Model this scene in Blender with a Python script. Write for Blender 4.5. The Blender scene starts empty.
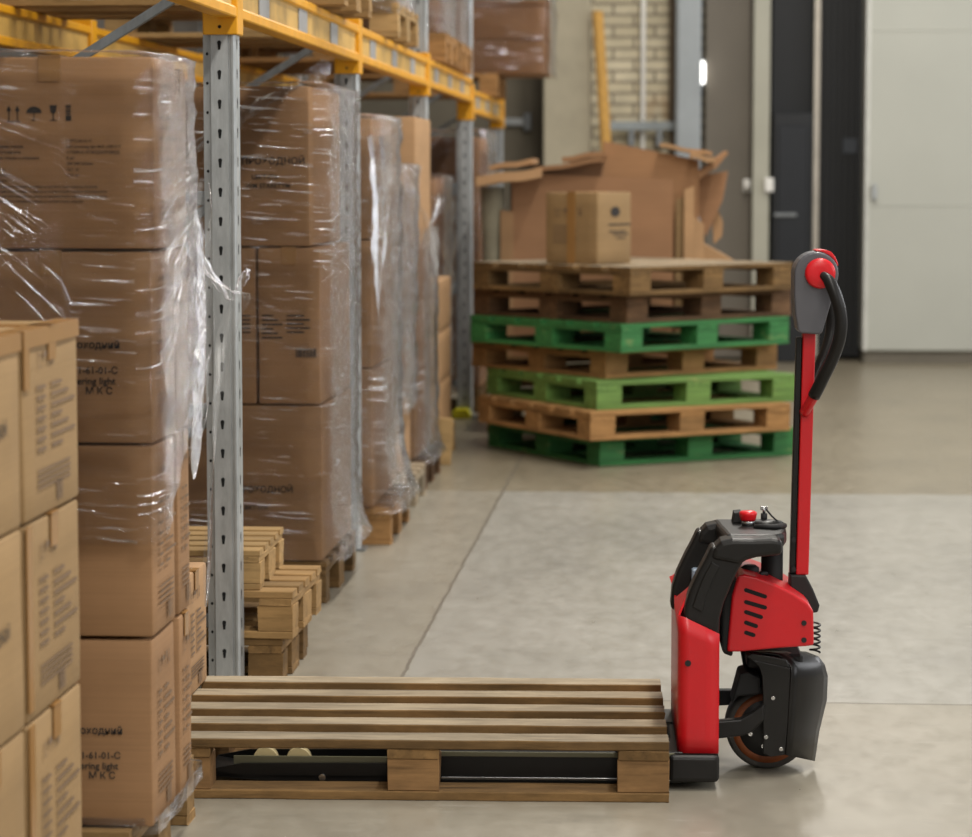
import bpy, bmesh, math, random
from mathutils import Vector, Matrix, noise
random.seed(7)
SC = bpy.context.scene
COL = SC.collection
PI = math.pi

# ------------------------------------------------------------------ camera
F = 2700.0; W, H = 972, 837; HC = 1.465
pitch = math.atan((418.5 - 175.0) / F)
yaw = math.atan((675.0 - 486.0) / F * math.cos(pitch))
cd = bpy.data.cameras.new('camera'); cam = bpy.data.objects.new('camera', cd); COL.objects.link(cam)
cam.location = (0, 0, HC); cam.rotation_euler = (PI / 2 - pitch, 0, yaw)
cd.sensor_fit = 'HORIZONTAL'; cd.sensor_width = 36; cd.lens = F / W * 36
cd.clip_start = .05; cd.clip_end = 200
cd.dof.use_dof = True; cd.dof.focus_distance = 6.75; cd.dof.aperture_fstop = 4.2
SC.camera = cam
FW = Vector((-math.sin(yaw) * math.cos(pitch), math.cos(yaw) * math.cos(pitch), -math.sin(pitch)))
RT = Vector((math.cos(yaw), math.sin(yaw), 0)); UP = RT.cross(FW)
def ray(px, py): return FW * F + RT * (px - W / 2) + UP * (H / 2 - py)
def at(px, py, Y):
    d = ray(px, py); t = Y / d.y
    return (d.x * t, HC + d.z * t)

# ------------------------------------------------------------------ materials
def newmat(name):
    m = bpy.data.materials.new(name); m.use_nodes = True
    nt = m.node_tree; nt.nodes.clear()
    out = nt.nodes.new('ShaderNodeOutputMaterial')
    b = nt.nodes.new('ShaderNodeBsdfPrincipled'); nt.links.new(b.outputs[0], out.inputs[0])
    return m, nt, b, out
def N(nt, t, **k):
    n = nt.nodes.new(t)
    for a, v in k.items():
        if a in n.inputs: n.inputs[a].default_value = v
        else: setattr(n, a, v)
    return n
def ramp(nt, src, stops):
    r = nt.nodes.new('ShaderNodeValToRGB'); e = r.color_ramp.elements
    while len(e) < len(stops): e.new(.5)
    for q, (p, c) in zip(e, stops):
        q.position = p; q.color = (c[0], c[1], c[2], 1)
    nt.links.new(src, r.inputs[0]); return r.outputs[0]
def hexc(h):
    c = [int(h[i:i + 2], 16) / 255 for i in (0, 2, 4)]
    return tuple(v / 12.92 if v <= .04045 else ((v + .055) / 1.055) ** 2.4 for v in c)
def mul(c, k): return tuple(min(1, v * k) for v in c)
def mixc(nt, fac, a, b, mode='MIX'):
    n = nt.nodes.new('ShaderNodeMix'); n.data_type = 'RGBA'; n.blend_type = mode
    for s, v in ((0, fac), (6, a), (7, b)):
        if hasattr(v, 'is_linked') or hasattr(v, 'links'): nt.links.new(v, n.inputs[s])
        elif isinstance(v, (tuple, list)): n.inputs[s].default_value = (*v[:3], 1)
        else: n.inputs[s].default_value = v
    return n.outputs[2]
def mapped(nt, scale, rot=(0, 0, 0), coord='Object', perobj=True):
    tc = nt.nodes.new('ShaderNodeTexCoord'); mp = nt.nodes.new('ShaderNodeMapping')
    nt.links.new(tc.outputs[coord], mp.inputs[0]); mp.inputs['Scale'].default_value = scale; mp.inputs['Rotation'].default_value = rot
    if perobj:
        oi = nt.nodes.new('ShaderNodeObjectInfo'); ml = N(nt, 'ShaderNodeMath', operation='MULTIPLY'); ml.inputs[1].default_value = 37.0
        nt.links.new(oi.outputs['Random'], ml.inputs[0]); nt.links.new(ml.outputs[0], mp.inputs['Location'])
    return mp.outputs[0]
def noise_n(nt, vec, scale, detail=4, rough=.6):
    n = N(nt, 'ShaderNodeTexNoise'); n.inputs['Scale'].default_value = scale; n.inputs['Detail'].default_value = detail
    n.inputs['Roughness'].default_value = rough
    nt.links.new(vec, n.inputs['Vector']); return n.outputs[0]
def bump(nt, b, h, strength=.3, dist=.002):
    n = nt.nodes.new('ShaderNodeBump'); n.inputs['Strength'].default_value = strength; n.inputs['Distance'].default_value = dist
    nt.links.new(h, n.inputs['Height']); nt.links.new(n.outputs[0], b.inputs['Normal'])

def simple(name, h, rough=.5, metal=0, var=.12, scale=6, coat=0, spec=.5):
    m, nt, b, _ = newmat(name); c = hexc(h); b.inputs['Specular IOR Level'].default_value = spec
    f = noise_n(nt, mapped(nt, (1, 1, 1)), scale, 5)
    nt.links.new(ramp(nt, f, [(.3, mul(c, 1 - var)), (.7, mul(c, 1 + var))]), b.inputs['Base Color'])
    b.inputs['Roughness'].default_value = rough; b.inputs['Metallic'].default_value = metal
    if coat: b.inputs['Coat Weight'].default_value = coat; b.inputs['Coat Roughness'].default_value = .15
    return m
def wood(name, h, dark=.45, rnd=.25, grain=1.0):
    m, nt, b, _ = newmat(name); c = hexc(h)
    v = mapped(nt, (2.2, 26, 26))
    f = noise_n(nt, v, 1.6, 7, .62)
    k1 = ramp(nt, f, [(.28, mul(c, dark)), (.46, c), (.75, mul(c, 1.18))])
    st = noise_n(nt, mapped(nt, (3, 9, 9)), 1.2, 6, .7)
    k2 = mixc(nt, ramp(nt, st, [(.42, (.55 * grain,) * 3), (.62, (0, 0, 0))]), k1, mul(c, .34))
    oi = nt.nodes.new('ShaderNodeObjectInfo')
    k3 = mixc(nt, 1.0, k2, ramp(nt, oi.outputs['Random'], [(0, (1 - rnd,) * 3), (.5, (1, .97, .93)), (1, (1 + rnd * .5, 1 + rnd * .45, 1 + rnd * .4))]), 'MULTIPLY')
    nt.links.new(k3, b.inputs['Base Color']); b.inputs['Roughness'].default_value = .8; b.inputs['Specular IOR Level'].default_value = .25
    bump(nt, b, f, .5, .003); return m
def painted_wood(name, h, under):
    m, nt, b, _ = newmat(name); c = hexc(h)
    f = noise_n(nt, mapped(nt, (2, 8, 8)), 2.4, 6, .65)
    g = noise_n(nt, mapped(nt, (1.5, 20, 20)), 2, 5, .6)
    k = mixc(nt, ramp(nt, f, [(.60, (0, 0, 0)), (.70, (.7, .7, .7))]), ramp(nt, g, [(.3, mul(c, .6)), (.7, mul(c, 1.2))]), hexc(under))
    nt.links.new(k, b.inputs['Base Color']); b.inputs['Roughness'].default_value = .7; bump(nt, b, g, .4, .003); return m
def cardboard(name, h, rnd=.14):
    m, nt, b, _ = newmat(name); c = hexc(h)
    f = noise_n(nt, mapped(nt, (1, 1, 2.5)), 3, 5, .6)
    k = ramp(nt, f, [(.25, mul(c, .88)), (.75, mul(c, 1.1))])
    lines = noise_n(nt, mapped(nt, (.6, .6, 120)), 1.5, 2, .5)
    k = mixc(nt, 1.0, k, ramp(nt, lines, [(.3, (.94, .94, .94)), (.7, (1.03, 1.03, 1.03))]), 'MULTIPLY')
    oi = nt.nodes.new('ShaderNodeObjectInfo')
    k = mixc(nt, 1.0, k, ramp(nt, oi.outputs['Random'], [(0, (1 - rnd, 1 - rnd, 1 - rnd)), (1, (1 + rnd * .5,) * 3)]), 'MULTIPLY')
    nt.links.new(k, b.inputs['Base Color']); b.inputs['Roughness'].default_value = .72; b.inputs['Specular IOR Level'].default_value = .3
    bump(nt, b, lines, .12, .002); return m
def film(name, haze=.08, glossy=.35, ang=.5):
    m, nt, b, out = newmat(name); nt.nodes.remove(b)
    tr = N(nt, 'ShaderNodeBsdfTransparent'); tr.inputs[0].default_value = (.95, .95, .95, 1)
    gl = N(nt, 'ShaderNodeBsdfGlossy'); gl.inputs['Roughness'].default_value = .08; gl.inputs['Color'].default_value = (.95, .96, 1, 1)
    df = N(nt, 'ShaderNodeBsdfDiffuse'); df.inputs[0].default_value = (.82, .82, .80, 1)
    def streaks(rot, sc):
        p = nt.nodes.new('ShaderNodeMapping'); p.inputs['Scale'].default_value = sc
        nt.links.new(mapped(nt, (1, 1, 1), (0, 0, rot), 'UV'), p.inputs[0]); return p.outputs[0]
    f1 = noise_n(nt, streaks(ang, (2.0, 30, 1)), 1.6, 5, .6)
    f2 = noise_n(nt, streaks(-ang * .8, (2.6, 44, 1)), 1.3, 4, .6)
    fg = noise_n(nt, streaks(.06, (5, 70, 1)), 1.2, 3, .55)
    f3 = noise_n(nt, mapped(nt, (1, 1, 1), (0, 0, 0), 'UV'), 3.5, 4, .6)
    mx = N(nt, 'ShaderNodeMath', operation='ADD'); nt.links.new(f1, mx.inputs[0]); nt.links.new(f2, mx.inputs[1])
    bp = nt.nodes.new('ShaderNodeBump'); bp.inputs['Strength'].default_value = 1.0; bp.inputs['Distance'].default_value = .02
    nt.links.new(mx.outputs[0], bp.inputs['Height'])
    nt.links.new(bp.outputs[0], gl.inputs['Normal'])
    fr = N(nt, 'ShaderNodeFresnel'); fr.inputs['IOR'].default_value = 1.5
    m1 = N(nt, 'ShaderNodeMath', operation='MULTIPLY_ADD', use_clamp=True); m1.inputs[1].default_value = glossy * 1.8; m1.inputs[2].default_value = -.02
    nt.links.new(fr.outputs[0], m1.inputs[0])
    fgr = ramp(nt, fg, [(.57, (0, 0, 0)), (.66, (.85, .85, .85))]); fm = ramp(nt, f3, [(.44, (0, 0, 0)), (.60, (1, 1, 1))])
    gm_ = N(nt, 'ShaderNodeMath', operation='MULTIPLY'); nt.links.new(fgr, gm_.inputs[0]); nt.links.new(fm, gm_.inputs[1])
    ga = N(nt, 'ShaderNodeMath', operation='ADD', use_clamp=True); nt.links.new(gm_.outputs[0], ga.inputs[0]); nt.links.new(m1.outputs[0], ga.inputs[1])
    lw = N(nt, 'ShaderNodeLayerWeight'); lw.inputs['Blend'].default_value = .25
    hz = N(nt, 'ShaderNodeMath', operation='MULTIPLY'); 
    pr = ramp(nt, f1, [(.45, (.25,) * 3), (.72, (1.6,) * 3)]); pr2 = ramp(nt, f3, [(.35, (.2,) * 3), (.7, (1.3,) * 3)])
    nt.links.new(pr, hz.inputs[0]); nt.links.new(pr2, hz.inputs[1])
    hz2 = N(nt, 'ShaderNodeMath', operation='MULTIPLY_ADD'); nt.links.new(lw.outputs['Facing'], hz2.inputs[0]); hz2.inputs[1].default_value = haze * 5; hz2.inputs[2].default_value = haze
    hz3 = N(nt, 'ShaderNodeMath', operation='MULTIPLY', use_clamp=True); nt.links.new(hz.outputs[0], hz3.inputs[0]); nt.links.new(hz2.outputs[0], hz3.inputs[1])
    a = nt.nodes.new('ShaderNodeMixShader'); nt.links.new(hz3.outputs[0], a.inputs[0]); nt.links.new(tr.outputs[0], a.inputs[1]); nt.links.new(df.outputs[0], a.inputs[2])
    c = nt.nodes.new('ShaderNodeMixShader'); nt.links.new(ga.outputs[0], c.inputs[0]); nt.links.new(a.outputs[0], c.inputs[1]); nt.links.new(gl.outputs[0], c.inputs[2])
    nt.links.new(c.outputs[0], out.inputs[0]); return m
def galv(name, h='b3b7b8'):
    m, nt, b, _ = newmat(name); c = hexc(h)
    f = noise_n(nt, mapped(nt, (1, 1, .25)), 22, 6, .7)
    nt.links.new(ramp(nt, f, [(.3, mul(c, .7)), (.7, mul(c, 1.15))]), b.inputs['Base Color'])
    b.inputs['Metallic'].default_value = .45; b.inputs['Roughness'].default_value = .36; return m
def emit(name, c, s):
    m, nt, b, _ = newmat(name); b.inputs['Emission Color'].default_value = (*c, 1); b.inputs['Emission Strength'].default_value = s
    return m

M = {}
M['board'] = cardboard('brown cardboard', '957250')
M['board_tan'] = cardboard('tan cardboard', '967a54')
M['board_mid'] = cardboard('mid brown cardboard', '9a7350')
M['board_red'] = cardboard('reddish cardboard', '987252')
M['board_light'] = cardboard('light cardboard', 'ac8862')
M['tape'] = simple('brown packing tape', '966f40', .3, var=.06)
M['ink'] = simple('black print', '2b2623', .8)
M['ink_soft'] = simple('grey print', '735d47', .8)
M['wood'] = wood('weathered pallet wood', '80643f', .42, .25)
M['wood_top'] = wood('grey worn pallet wood', 'a3957e', .45, .2, .9)
M['wood_new'] = wood('fresh pallet wood', '9c7d52', .55, .2, .7)
M['wood_gold'] = wood('yellow pallet wood', 'a98b5e', .6, .2, .5)
M['wood_orange'] = wood('orange pallet wood', 'a67e50', .55, .2, .7)
M['wood_block'] = wood('brown pallet block wood', '8d6d48', .5, .15, .8)
M['wood_dark'] = wood('dark pallet wood', '6f543c', .5, .2)
M['plank'] = wood('yellow plank wood', 'c79b55', .8, .1, .3)
M['green'] = painted_wood('green painted wood', '34783e', '8a8f5a')
M['green_pale'] = painted_wood('pale green painted wood', '6b8f45', '9b9a5c')
M['galv'] = galv('galvanised steel')
M['galv_dark'] = galv('dull galvanised steel', '84888a')
M['hole'] = simple('dark punched hole', '0b0b0b', .9)
M['yellow'] = simple('yellow rack paint', 'dc9c14', .38, var=.12, scale=9)
M['yellow_web'] = simple('pale yellow beam face with painted reflection', 'c39d52', .5, var=.3, scale=5)  # reflected light on the beam web, put into a paler mottled yellow
M['label'] = simple('grey label plate', '9c9c9c', .35)
M['film'] = film('clear stretch film', .012, .45, .14)
M['film_heavy'] = film('dense stretch film', .05, .55, .14)
M['film_tail'] = film('bunched stretch film', .22, .5, .2)
M['red'] = simple('red powder coat', 'bf0d18', .36, var=.05, scale=3, coat=.08)
M['red_plastic'] = simple('red plastic', 'd0141e', .3, var=.04)
M['black'] = simple('black painted steel', '191817', .36, spec=.3, var=.25, scale=10)
M['black_plastic'] = simple('black plastic', '1d1c1b', .36, spec=.25, var=.15, scale=14)
M['black_matte'] = simple('matte black rubber', '141414', .7)
M['guard'] = simple('scuffed black steel', '161514', .28, spec=.3, var=.35, scale=8)
M['grey_plastic'] = simple('dark grey plastic', '55555a', .4, var=.08)
M['steel'] = simple('bright steel', 'b8b8b8', .25, 1)
M['tyre'] = simple('worn grey rubber', '4d4a46', .6, var=.2)
M['rust'] = simple('rusty orange rim', '8a4a24', .6, var=.35, scale=14)
M['cream'] = simple('cream roller plastic', 'c9b98c', .45)
M['olive'] = simple('olive painted steel', '6e6c55', .5)
M['paper'] = simple('white paper', 'e8e6e0', .6)
M['yellow_guard'] = simple('bright yellow plastic', 'e3d911', .4)

# ------------------------------------------------------------------ mesh helpers
class MB:
    def __init__(s): s.bm = bmesh.new(); s.mi = 0
    def _tag(s, faces):
        for f in faces: f.material_index = s.mi
    def mat(s, i): s.mi = i; return s
    def box(s, x0, x1, y0, y1, z0, z1, bev=0, seg=1, M4=None):
        vs = [s.bm.verts.new(((x0, x1)[i & 1], (y0, y1)[i >> 1 & 1], (z0, z1)[i >> 2])) for i in range(8)]
        fs = [s.bm.faces.new([vs[i] for i in q]) for q in ((0, 2, 3, 1), (4, 5, 7, 6), (0, 1, 5, 4), (2, 6, 7, 3), (0, 4, 6, 2), (1, 3, 7, 5))]
        s._tag(fs)
        if bev:
            es = list({e for f in fs for e in f.edges})
            r = bmesh.ops.bevel(s.bm, geom=es, offset=bev, segments=seg, affect='EDGES', profile=.5)
            s._tag(r['faces']); vs = list({v for f in r['faces'] for v in f.verts} | {v for v in vs if v.is_valid})
        if M4 is not None: bmesh.ops.transform(s.bm, matrix=M4, verts=[v for v in vs if v.is_valid])
        return s
    def prism(s, poly, a, b, axis='y', bev=0, seg=2):
        """poly of 2-D points extruded from a to b along axis (y: points are x,z; x: y,z; z: x,y)."""
        def P(u, v, w): return {'y': (u, w, v), 'x': (w, u, v), 'z': (u, v, w)}[axis]
        n = len(poly)
        A = [s.bm.verts.new(P(u, v, a)) for u, v in poly]; B = [s.bm.verts.new(P(u, v, b)) for u, v in poly]
        fs = [s.bm.faces.new(A), s.bm.faces.new(B[::-1])]
        for i in range(n): fs.append(s.bm.faces.new([A[(i + 1) % n], A[i], B[i], B[(i + 1) % n]]))
        s._tag(fs)
        if bev:
            es = list({e for f in fs[:2] for e in f.edges})
            r = bmesh.ops.bevel(s.bm, geom=es, offset=bev, segments=seg, affect='EDGES', profile=.5); s._tag(r['faces'])
        return s
    def sheet(s, pts, t, closed=False):
        pass
    def tube(s, path, r, n=12, caps=True):
        path = [Vector(p) for p in path]; rs = r if isinstance(r, (list, tuple)) else [r] * len(path)
        rings = []; ref = None
        for i, p in enumerate(path):
            t = (path[min(i + 1, len(path) - 1)] - path[max(i - 1, 0)]).normalized()
            if ref is None: ref = t.orthogonal().normalized()
            ref = (ref - t * ref.dot(t)).normalized(); b = t.cross(ref)
            rings.append([s.bm.verts.new(p + (ref * math.cos(2 * PI * k / n) + b * math.sin(2 * PI * k / n)) * rs[i]) for k in range(n)])
        fs = []
        for a, c in zip(rings, rings[1:]):
            for k in range(n): fs.append(s.bm.faces.new([a[k], a[(k + 1) % n], c[(k + 1) % n], c[k]]))
        for f in fs: f.smooth = True
        if caps: fs += [s.bm.faces.new(rings[0][::-1]), s.bm.faces.new(rings[-1])]
        s._tag(fs); return s
    def cyl(s, p0, p1, r, n=24): return s.tube([p0, p1], r, n)
    def lathe(s, prof, c, axis='y', n=40):
        """prof of (radius, height) points turned about an axis through c."""
        rings = []
        for r, h in prof:
            ring = []
            for k in range(n):
                a = 2 * PI * k / n; u, v = r * math.cos(a), r * math.sin(a)
                q = {'y': (u, h, v), 'z': (u, v, h), 'x': (h, u, v)}[axis]
                ring.append(s.bm.verts.new((c[0] + q[0], c[1] + q[1], c[2] + q[2])))
            rings.append(ring)
        fs = []
        for a, b in zip(rings, rings[1:]):
            for k in range(n): fs.append(s.bm.faces.new([a[k], a[(k + 1) % n], b[(k + 1) % n], b[k]]))
        for f in fs: f.smooth = True
        fs += [s.bm.faces.new(rings[0][::-1]), s.bm.faces.new(rings[-1])]
        s._tag(fs); return s
    def bar(s, p0, p1, w, h):
        p0, p1 = Vector(p0), Vector(p1); d = p1 - p0; L = d.length; t = d.normalized()
        side = t.cross(Vector((0, 0, 1)))
        side = side.normalized() if side.length > 1e-4 else Vector((1, 0, 0))
        u = side.cross(t)
        m = Matrix((t, side, u)).transposed().to_4x4(); m.translation = p0
        return s.box(0, L, -w / 2, w / 2, -h / 2, h / 2, min(w, h) * .12, 1, m)
    def faces(s, verts, polys, smooth=False):
        vs = [s.bm.verts.new(v) for v in verts]; fs = [s.bm.faces.new([vs[i] for i in p]) for p in polys]
        for f in fs: f.smooth = smooth
        s._tag(fs); return s
    def mesh(s, name, mats, fix=True):
        if fix: bmesh.ops.recalc_face_normals(s.bm, faces=s.bm.faces)
        me = bpy.data.meshes.new(name); s.bm.to_mesh(me); s.bm.free()
        for m in (mats if isinstance(mats, (list, tuple)) else [mats]): me.materials.append(m)
        return me
    def build(s, name, mats, parent=None, loc=(0, 0, 0), rot=(0, 0, 0), label=None):
        return link(name, s.mesh(name, mats), parent, loc, rot, label)
def link(name, me, parent=None, loc=(0, 0, 0), rot=(0, 0, 0), label=None):
    o = bpy.data.objects.new(name, me); COL.objects.link(o); o.parent = parent
    o.location = loc; o.rotation_euler = rot
    if label: o['label'] = label
    return o
def tag(o, label, cat, group=None, kind=None):
    o['label'] = label; o['category'] = cat
    if group: o['group'] = group
    if kind: o['kind'] = kind
    return o
def thing(name, label, cat, loc=(0, 0, 0), rz=0, group=None):
    return tag(link(name, None, None, loc, (0, 0, rz)), label, cat, group)
def structure(name, mb, mats):
    o = mb.build(name, mats); o['kind'] = 'structure'; return o
def solidify(o, t, off=0):
    md = o.modifiers.new('thickness', 'SOLIDIFY'); md.thickness = t; md.offset = off; return o
def bevel(o, w, seg=2):
    md = o.modifiers.new('edges', 'BEVEL'); md.width = w; md.segments = seg; md.limit_method = 'ANGLE'; md.angle_limit = .6
    for p in o.data.polygons: p.use_smooth = False
    return o

# ------------------------------------------------------------------ pallets
BM = {}
def plank_mesh(L, w, t, rough=.0025):
    k = (round(L, 3), round(w, 3), round(t, 3), random.randint(0, 2))
    if k not in BM:
        m = MB(); n = max(2, int(L / .12)); rings = []
        rr = random.Random(hash(k) & 0xffff); b = .0025
        prof = [(-w / 2 + b, -t / 2), (w / 2 - b, -t / 2), (w / 2, -t / 2 + b), (w / 2, t / 2 - b), (w / 2 - b, t / 2), (-w / 2 + b, t / 2), (-w / 2, t / 2 - b), (-w / 2, -t / 2 + b)]
        for i in range(n + 1):
            x = -L / 2 + L * i / n; dy = rr.uniform(-rough, rough); e = rr.uniform(-rough, rough)
            rings.append([m.bm.verts.new((x + (rr.uniform(-.002, .002) if i in (0, n) else 0), y + dy * (1 if y > 0 else -.6) + (e if y < 0 else 0), z)) for y, z in prof])
        for a, c in zip(rings, rings[1:]):
            for q in range(8): m.bm.faces.new([a[q], a[(q + 1) % 8], c[(q + 1) % 8], c[q]])
        m.bm.faces.new(rings[0][::-1]); m.bm.faces.new(rings[-1])
        BM[k] = m.mesh('plank', [])
    return BM[k]
MATMESH = {}
def with_mat(me, mat, top=None):
    k = (me.name, mat.name, top.name if top else '')
    if k not in MATMESH:
        c = me.copy(); c.materials.clear(); c.materials.append(mat); c.materials.append(top or mat); MATMESH[k] = c
        for p in c.polygons: p.material_index = 1 if p.normal.z > .9 else 0
    return MATMESH[k]
def pallet(label, loc, rz, L, Wd, mat, group=None, nd=5, bw=.1, blocks=None, deck_mat=None, perimeter=False, block=.12, blk_mat=None, cat='pallet', edge_row=.1):
    """L along local x (deck boards run this way), Wd along local y, 144 mm high; origin at the base centre."""
    t = thing('pallet', label, cat, loc, rz, group)
    dm = deck_mat or mat; bk = blk_mat or mat
    rows = (-Wd / 2 + edge_row / 2, 0, Wd / 2 - edge_row / 2); rw = (edge_row, min(.145, edge_row * 1.45), edge_row)
    colsx = (-L / 2 + block / 2, 0, L / 2 - block / 2)
    for y, w in zip(rows, rw):
        link('base_board', with_mat(plank_mesh(L, w, .022), mat), t, (0, y, .011))
        for x in colsx: link('block', with_mat(plank_mesh(block, w - .004, .078, .0005), bk), t, (x, y, .061))
    if perimeter:
        gap = (rows[1] - rw[1] / 2) - (rows[0] + rw[0] / 2)
        for x in (colsx[0], colsx[2]):
            for sgn in (-1, 1):
                link('base_board', with_mat(plank_mesh(gap, block, .02), mat), t, (x, sgn * (rw[1] / 2 + gap / 2), .010), (0, 0, PI / 2))
    for x in colsx: link('stringer', with_mat(plank_mesh(Wd, block * .98, .022), mat), t, (x, 0, .111), (0, 0, PI / 2))
    for i in range(nd):
        y = -Wd / 2 + bw / 2 + (Wd - bw) * i / (nd - 1)
        link('deck_board', with_mat(plank_mesh(L, bw, .022), mat, dm), t, (0, y, .133))
    return t

# ------------------------------------------------------------------ cartons and print
TXT = {}
def text_polys(body, size):
    k = (body, size)
    if k not in TXT:
        c = bpy.data.curves.new('text', 'FONT'); c.body = body; c.size = size; c.resolution_u = 2; c.offset = size * .018
        o = bpy.data.objects.new('text', c); COL.objects.link(o)
        dg = bpy.context.evaluated_depsgraph_get()
        me = bpy.data.meshes.new_from_object(o.evaluated_get(dg))
        TXT[k] = ([tuple(v.co[:2]) for v in me.vertices], [tuple(p.vertices) for p in me.polygons])
        bpy.data.objects.remove(o); bpy.data.curves.remove(c); bpy.data.meshes.remove(me)
    return TXT[k]
def print_mesh(els, mat):
    V, P = [], []
    def add(vs, ps):
        b = len(V); V.extend(vs); P.extend([tuple(i + b for i in p) for p in ps])
    def rect(u0, v0, u1, v1): add([(u0, v0), (u1, v0), (u1, v1), (u0, v1)], [(0, 1, 2, 3)])
    def poly(pts): add(pts, [tuple(range(len(pts)))])
    for e in els:
        k, u, v, s = e[0], e[1], e[2], e[3]
        if k == 't':
            vs, ps = text_polys(e[4], s); add([(u + a, v + b) for a, b in vs], ps)
        elif k == 'up':
            for du in (0, s * .55):
                rect(u + du + s * .13, v, u + du + s * .21, v + s * .75); poly([(u + du, v + s * .62), (u + du + s * .34, v + s * .62), (u + du + s * .17, v + s)])
            rect(u, v - s * .08, u + s * .9, v - s * .02)
        elif k == 'umb':
            poly([(u + s * .5 + s * .5 * math.cos(a * PI / 10), v + s * .5 + s * .42 * math.sin(a * PI / 10)) for a in range(11)])
            rect(u + s * .47, v + s * .05, u + s * .53, v + s * .5); rect(u + s * .33, v, u + s * .53, v + s * .07)
        elif k == 'glass':
            poly([(u + s * .1, v + s), (u + s * .18, v + s * .55), (u + s * .35, v + s * .42), (u + s * .52, v + s * .55), (u + s * .6, v + s)])
            rect(u + s * .31, v + s * .06, u + s * .39, v + s * .45); rect(u + s * .12, v, u + s * .58, v + s * .07)
        elif k == 'bin':
            rect(u, v, u + s * .36, v + s * .35); rect(u + s * .04, v + s * .4, u + s * .32, v + s * .5); rect(u, v + s * .56, u + s * .36, v + s * .66)
            rect(u + s * .04, v + s * .72, u + s * .32, v + s * .8); rect(u, v + s * .86, u + s * .36, v + s)
        elif k == 'bar':
            x = u; r = random.Random(3)
            while x < u + e[4]:
                w = r.choice((.0015, .003, .0045)); rect(x, v, x + w, v + s); x += w + r.choice((.0015, .003))
        elif k == 'ln':
            rect(u, v, u + e[4], v + s)
        elif k == 'oval':
            poly([(u + s * math.cos(a * PI / 12), v + s * .62 * math.sin(a * PI / 12)) for a in range(24)])
    me = bpy.data.meshes.new('print'); me.from_pydata([(a, 0, b) for a, b in V], [], P); me.materials.append(mat); return me
def put_print(box, els, face, size, mat=None, name='printed_text'):
    """face -y or +x of a carton; u from the face's left edge, v from its bottom."""
    w, d, h = size
    sets = {}
    for e in els: sets.setdefault({'up': 'handling_symbols', 'umb': 'handling_symbols', 'glass': 'handling_symbols', 'bin': 'handling_symbols', 'bar': 'barcode', 'oval': 'printed_mark'}.get(e[0], name), []).append(e)
    for nm, ee in sets.items():
        me = print_mesh(ee, mat or M['ink'])
        if face == '-y': link(nm, me, box, (-w / 2, -d / 2 - .0012, 0))
        else: link(nm, me, box, (w / 2 + .0012, -d / 2, 0), (0, 0, PI / 2))
def carton(label, x0, x1, y0, y1, z0, z1, mat='board', group=None, tape='y', rz=0, tape_drop=.09, tape_w=.05, cat='box', name='carton', flap=True):
    w, d, h = x1 - x0, y1 - y0, z1 - z0
    g = .002
    m = MB(); bx = m.box(-w / 2 + g, w / 2 - g, -d / 2 + g, d / 2 - g, g * .5, h - g, .006, 2)
    bmesh.ops.subdivide_edges(m.bm, edges=[e for e in m.bm.edges if e.calc_length() > .1], cuts=4, use_grid_fill=True)
    s0 = random.random() * 50
    for v in m.bm.verts:
        n = noise.noise_vector(Vector((v.co.x * 4 + s0, v.co.y * 4, v.co.z * 4))) * .004
        if v.co.z < .03: n.z = 0
        v.co += Vector((n.x * .6, n.y * .6, n.z * .5 - abs(n.z) * .5))
    o = m.build(name, M[mat], None, ((x0 + x1) / 2, (y0 + y1) / 2, z0), (0, 0, rz))
    for p in o.data.polygons: p.use_smooth = True
    try: o.data.set_sharp_from_angle(angle=.7)
    except Exception: pass
    tag(o, label, cat, group)
    if tape:
        t = MB(); e = .0035
        if tape == 'y':
            t.box(-tape_w / 2, tape_w / 2, -d / 2 - e, d / 2 + e, h - .002, h + .0012)
            for sy in (-1, 1): t.box(-tape_w / 2, tape_w / 2, sy * (d / 2 + .0008) - .001, sy * (d / 2 + .0008) + .001, h - tape_drop, h)
        else:
            t.box(-w / 2 - e, w / 2 + e, -tape_w / 2, tape_w / 2, h - .002, h + .0012)
            for sx in (-1, 1):
                t.box(sx * (w / 2 + .0008) - .001, sx * (w / 2 + .0008) + .001, -tape_w / 2, tape_w / 2, h - tape_drop, h)
        t.build('packing_tape', M['tape'], o)
    return o

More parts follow.
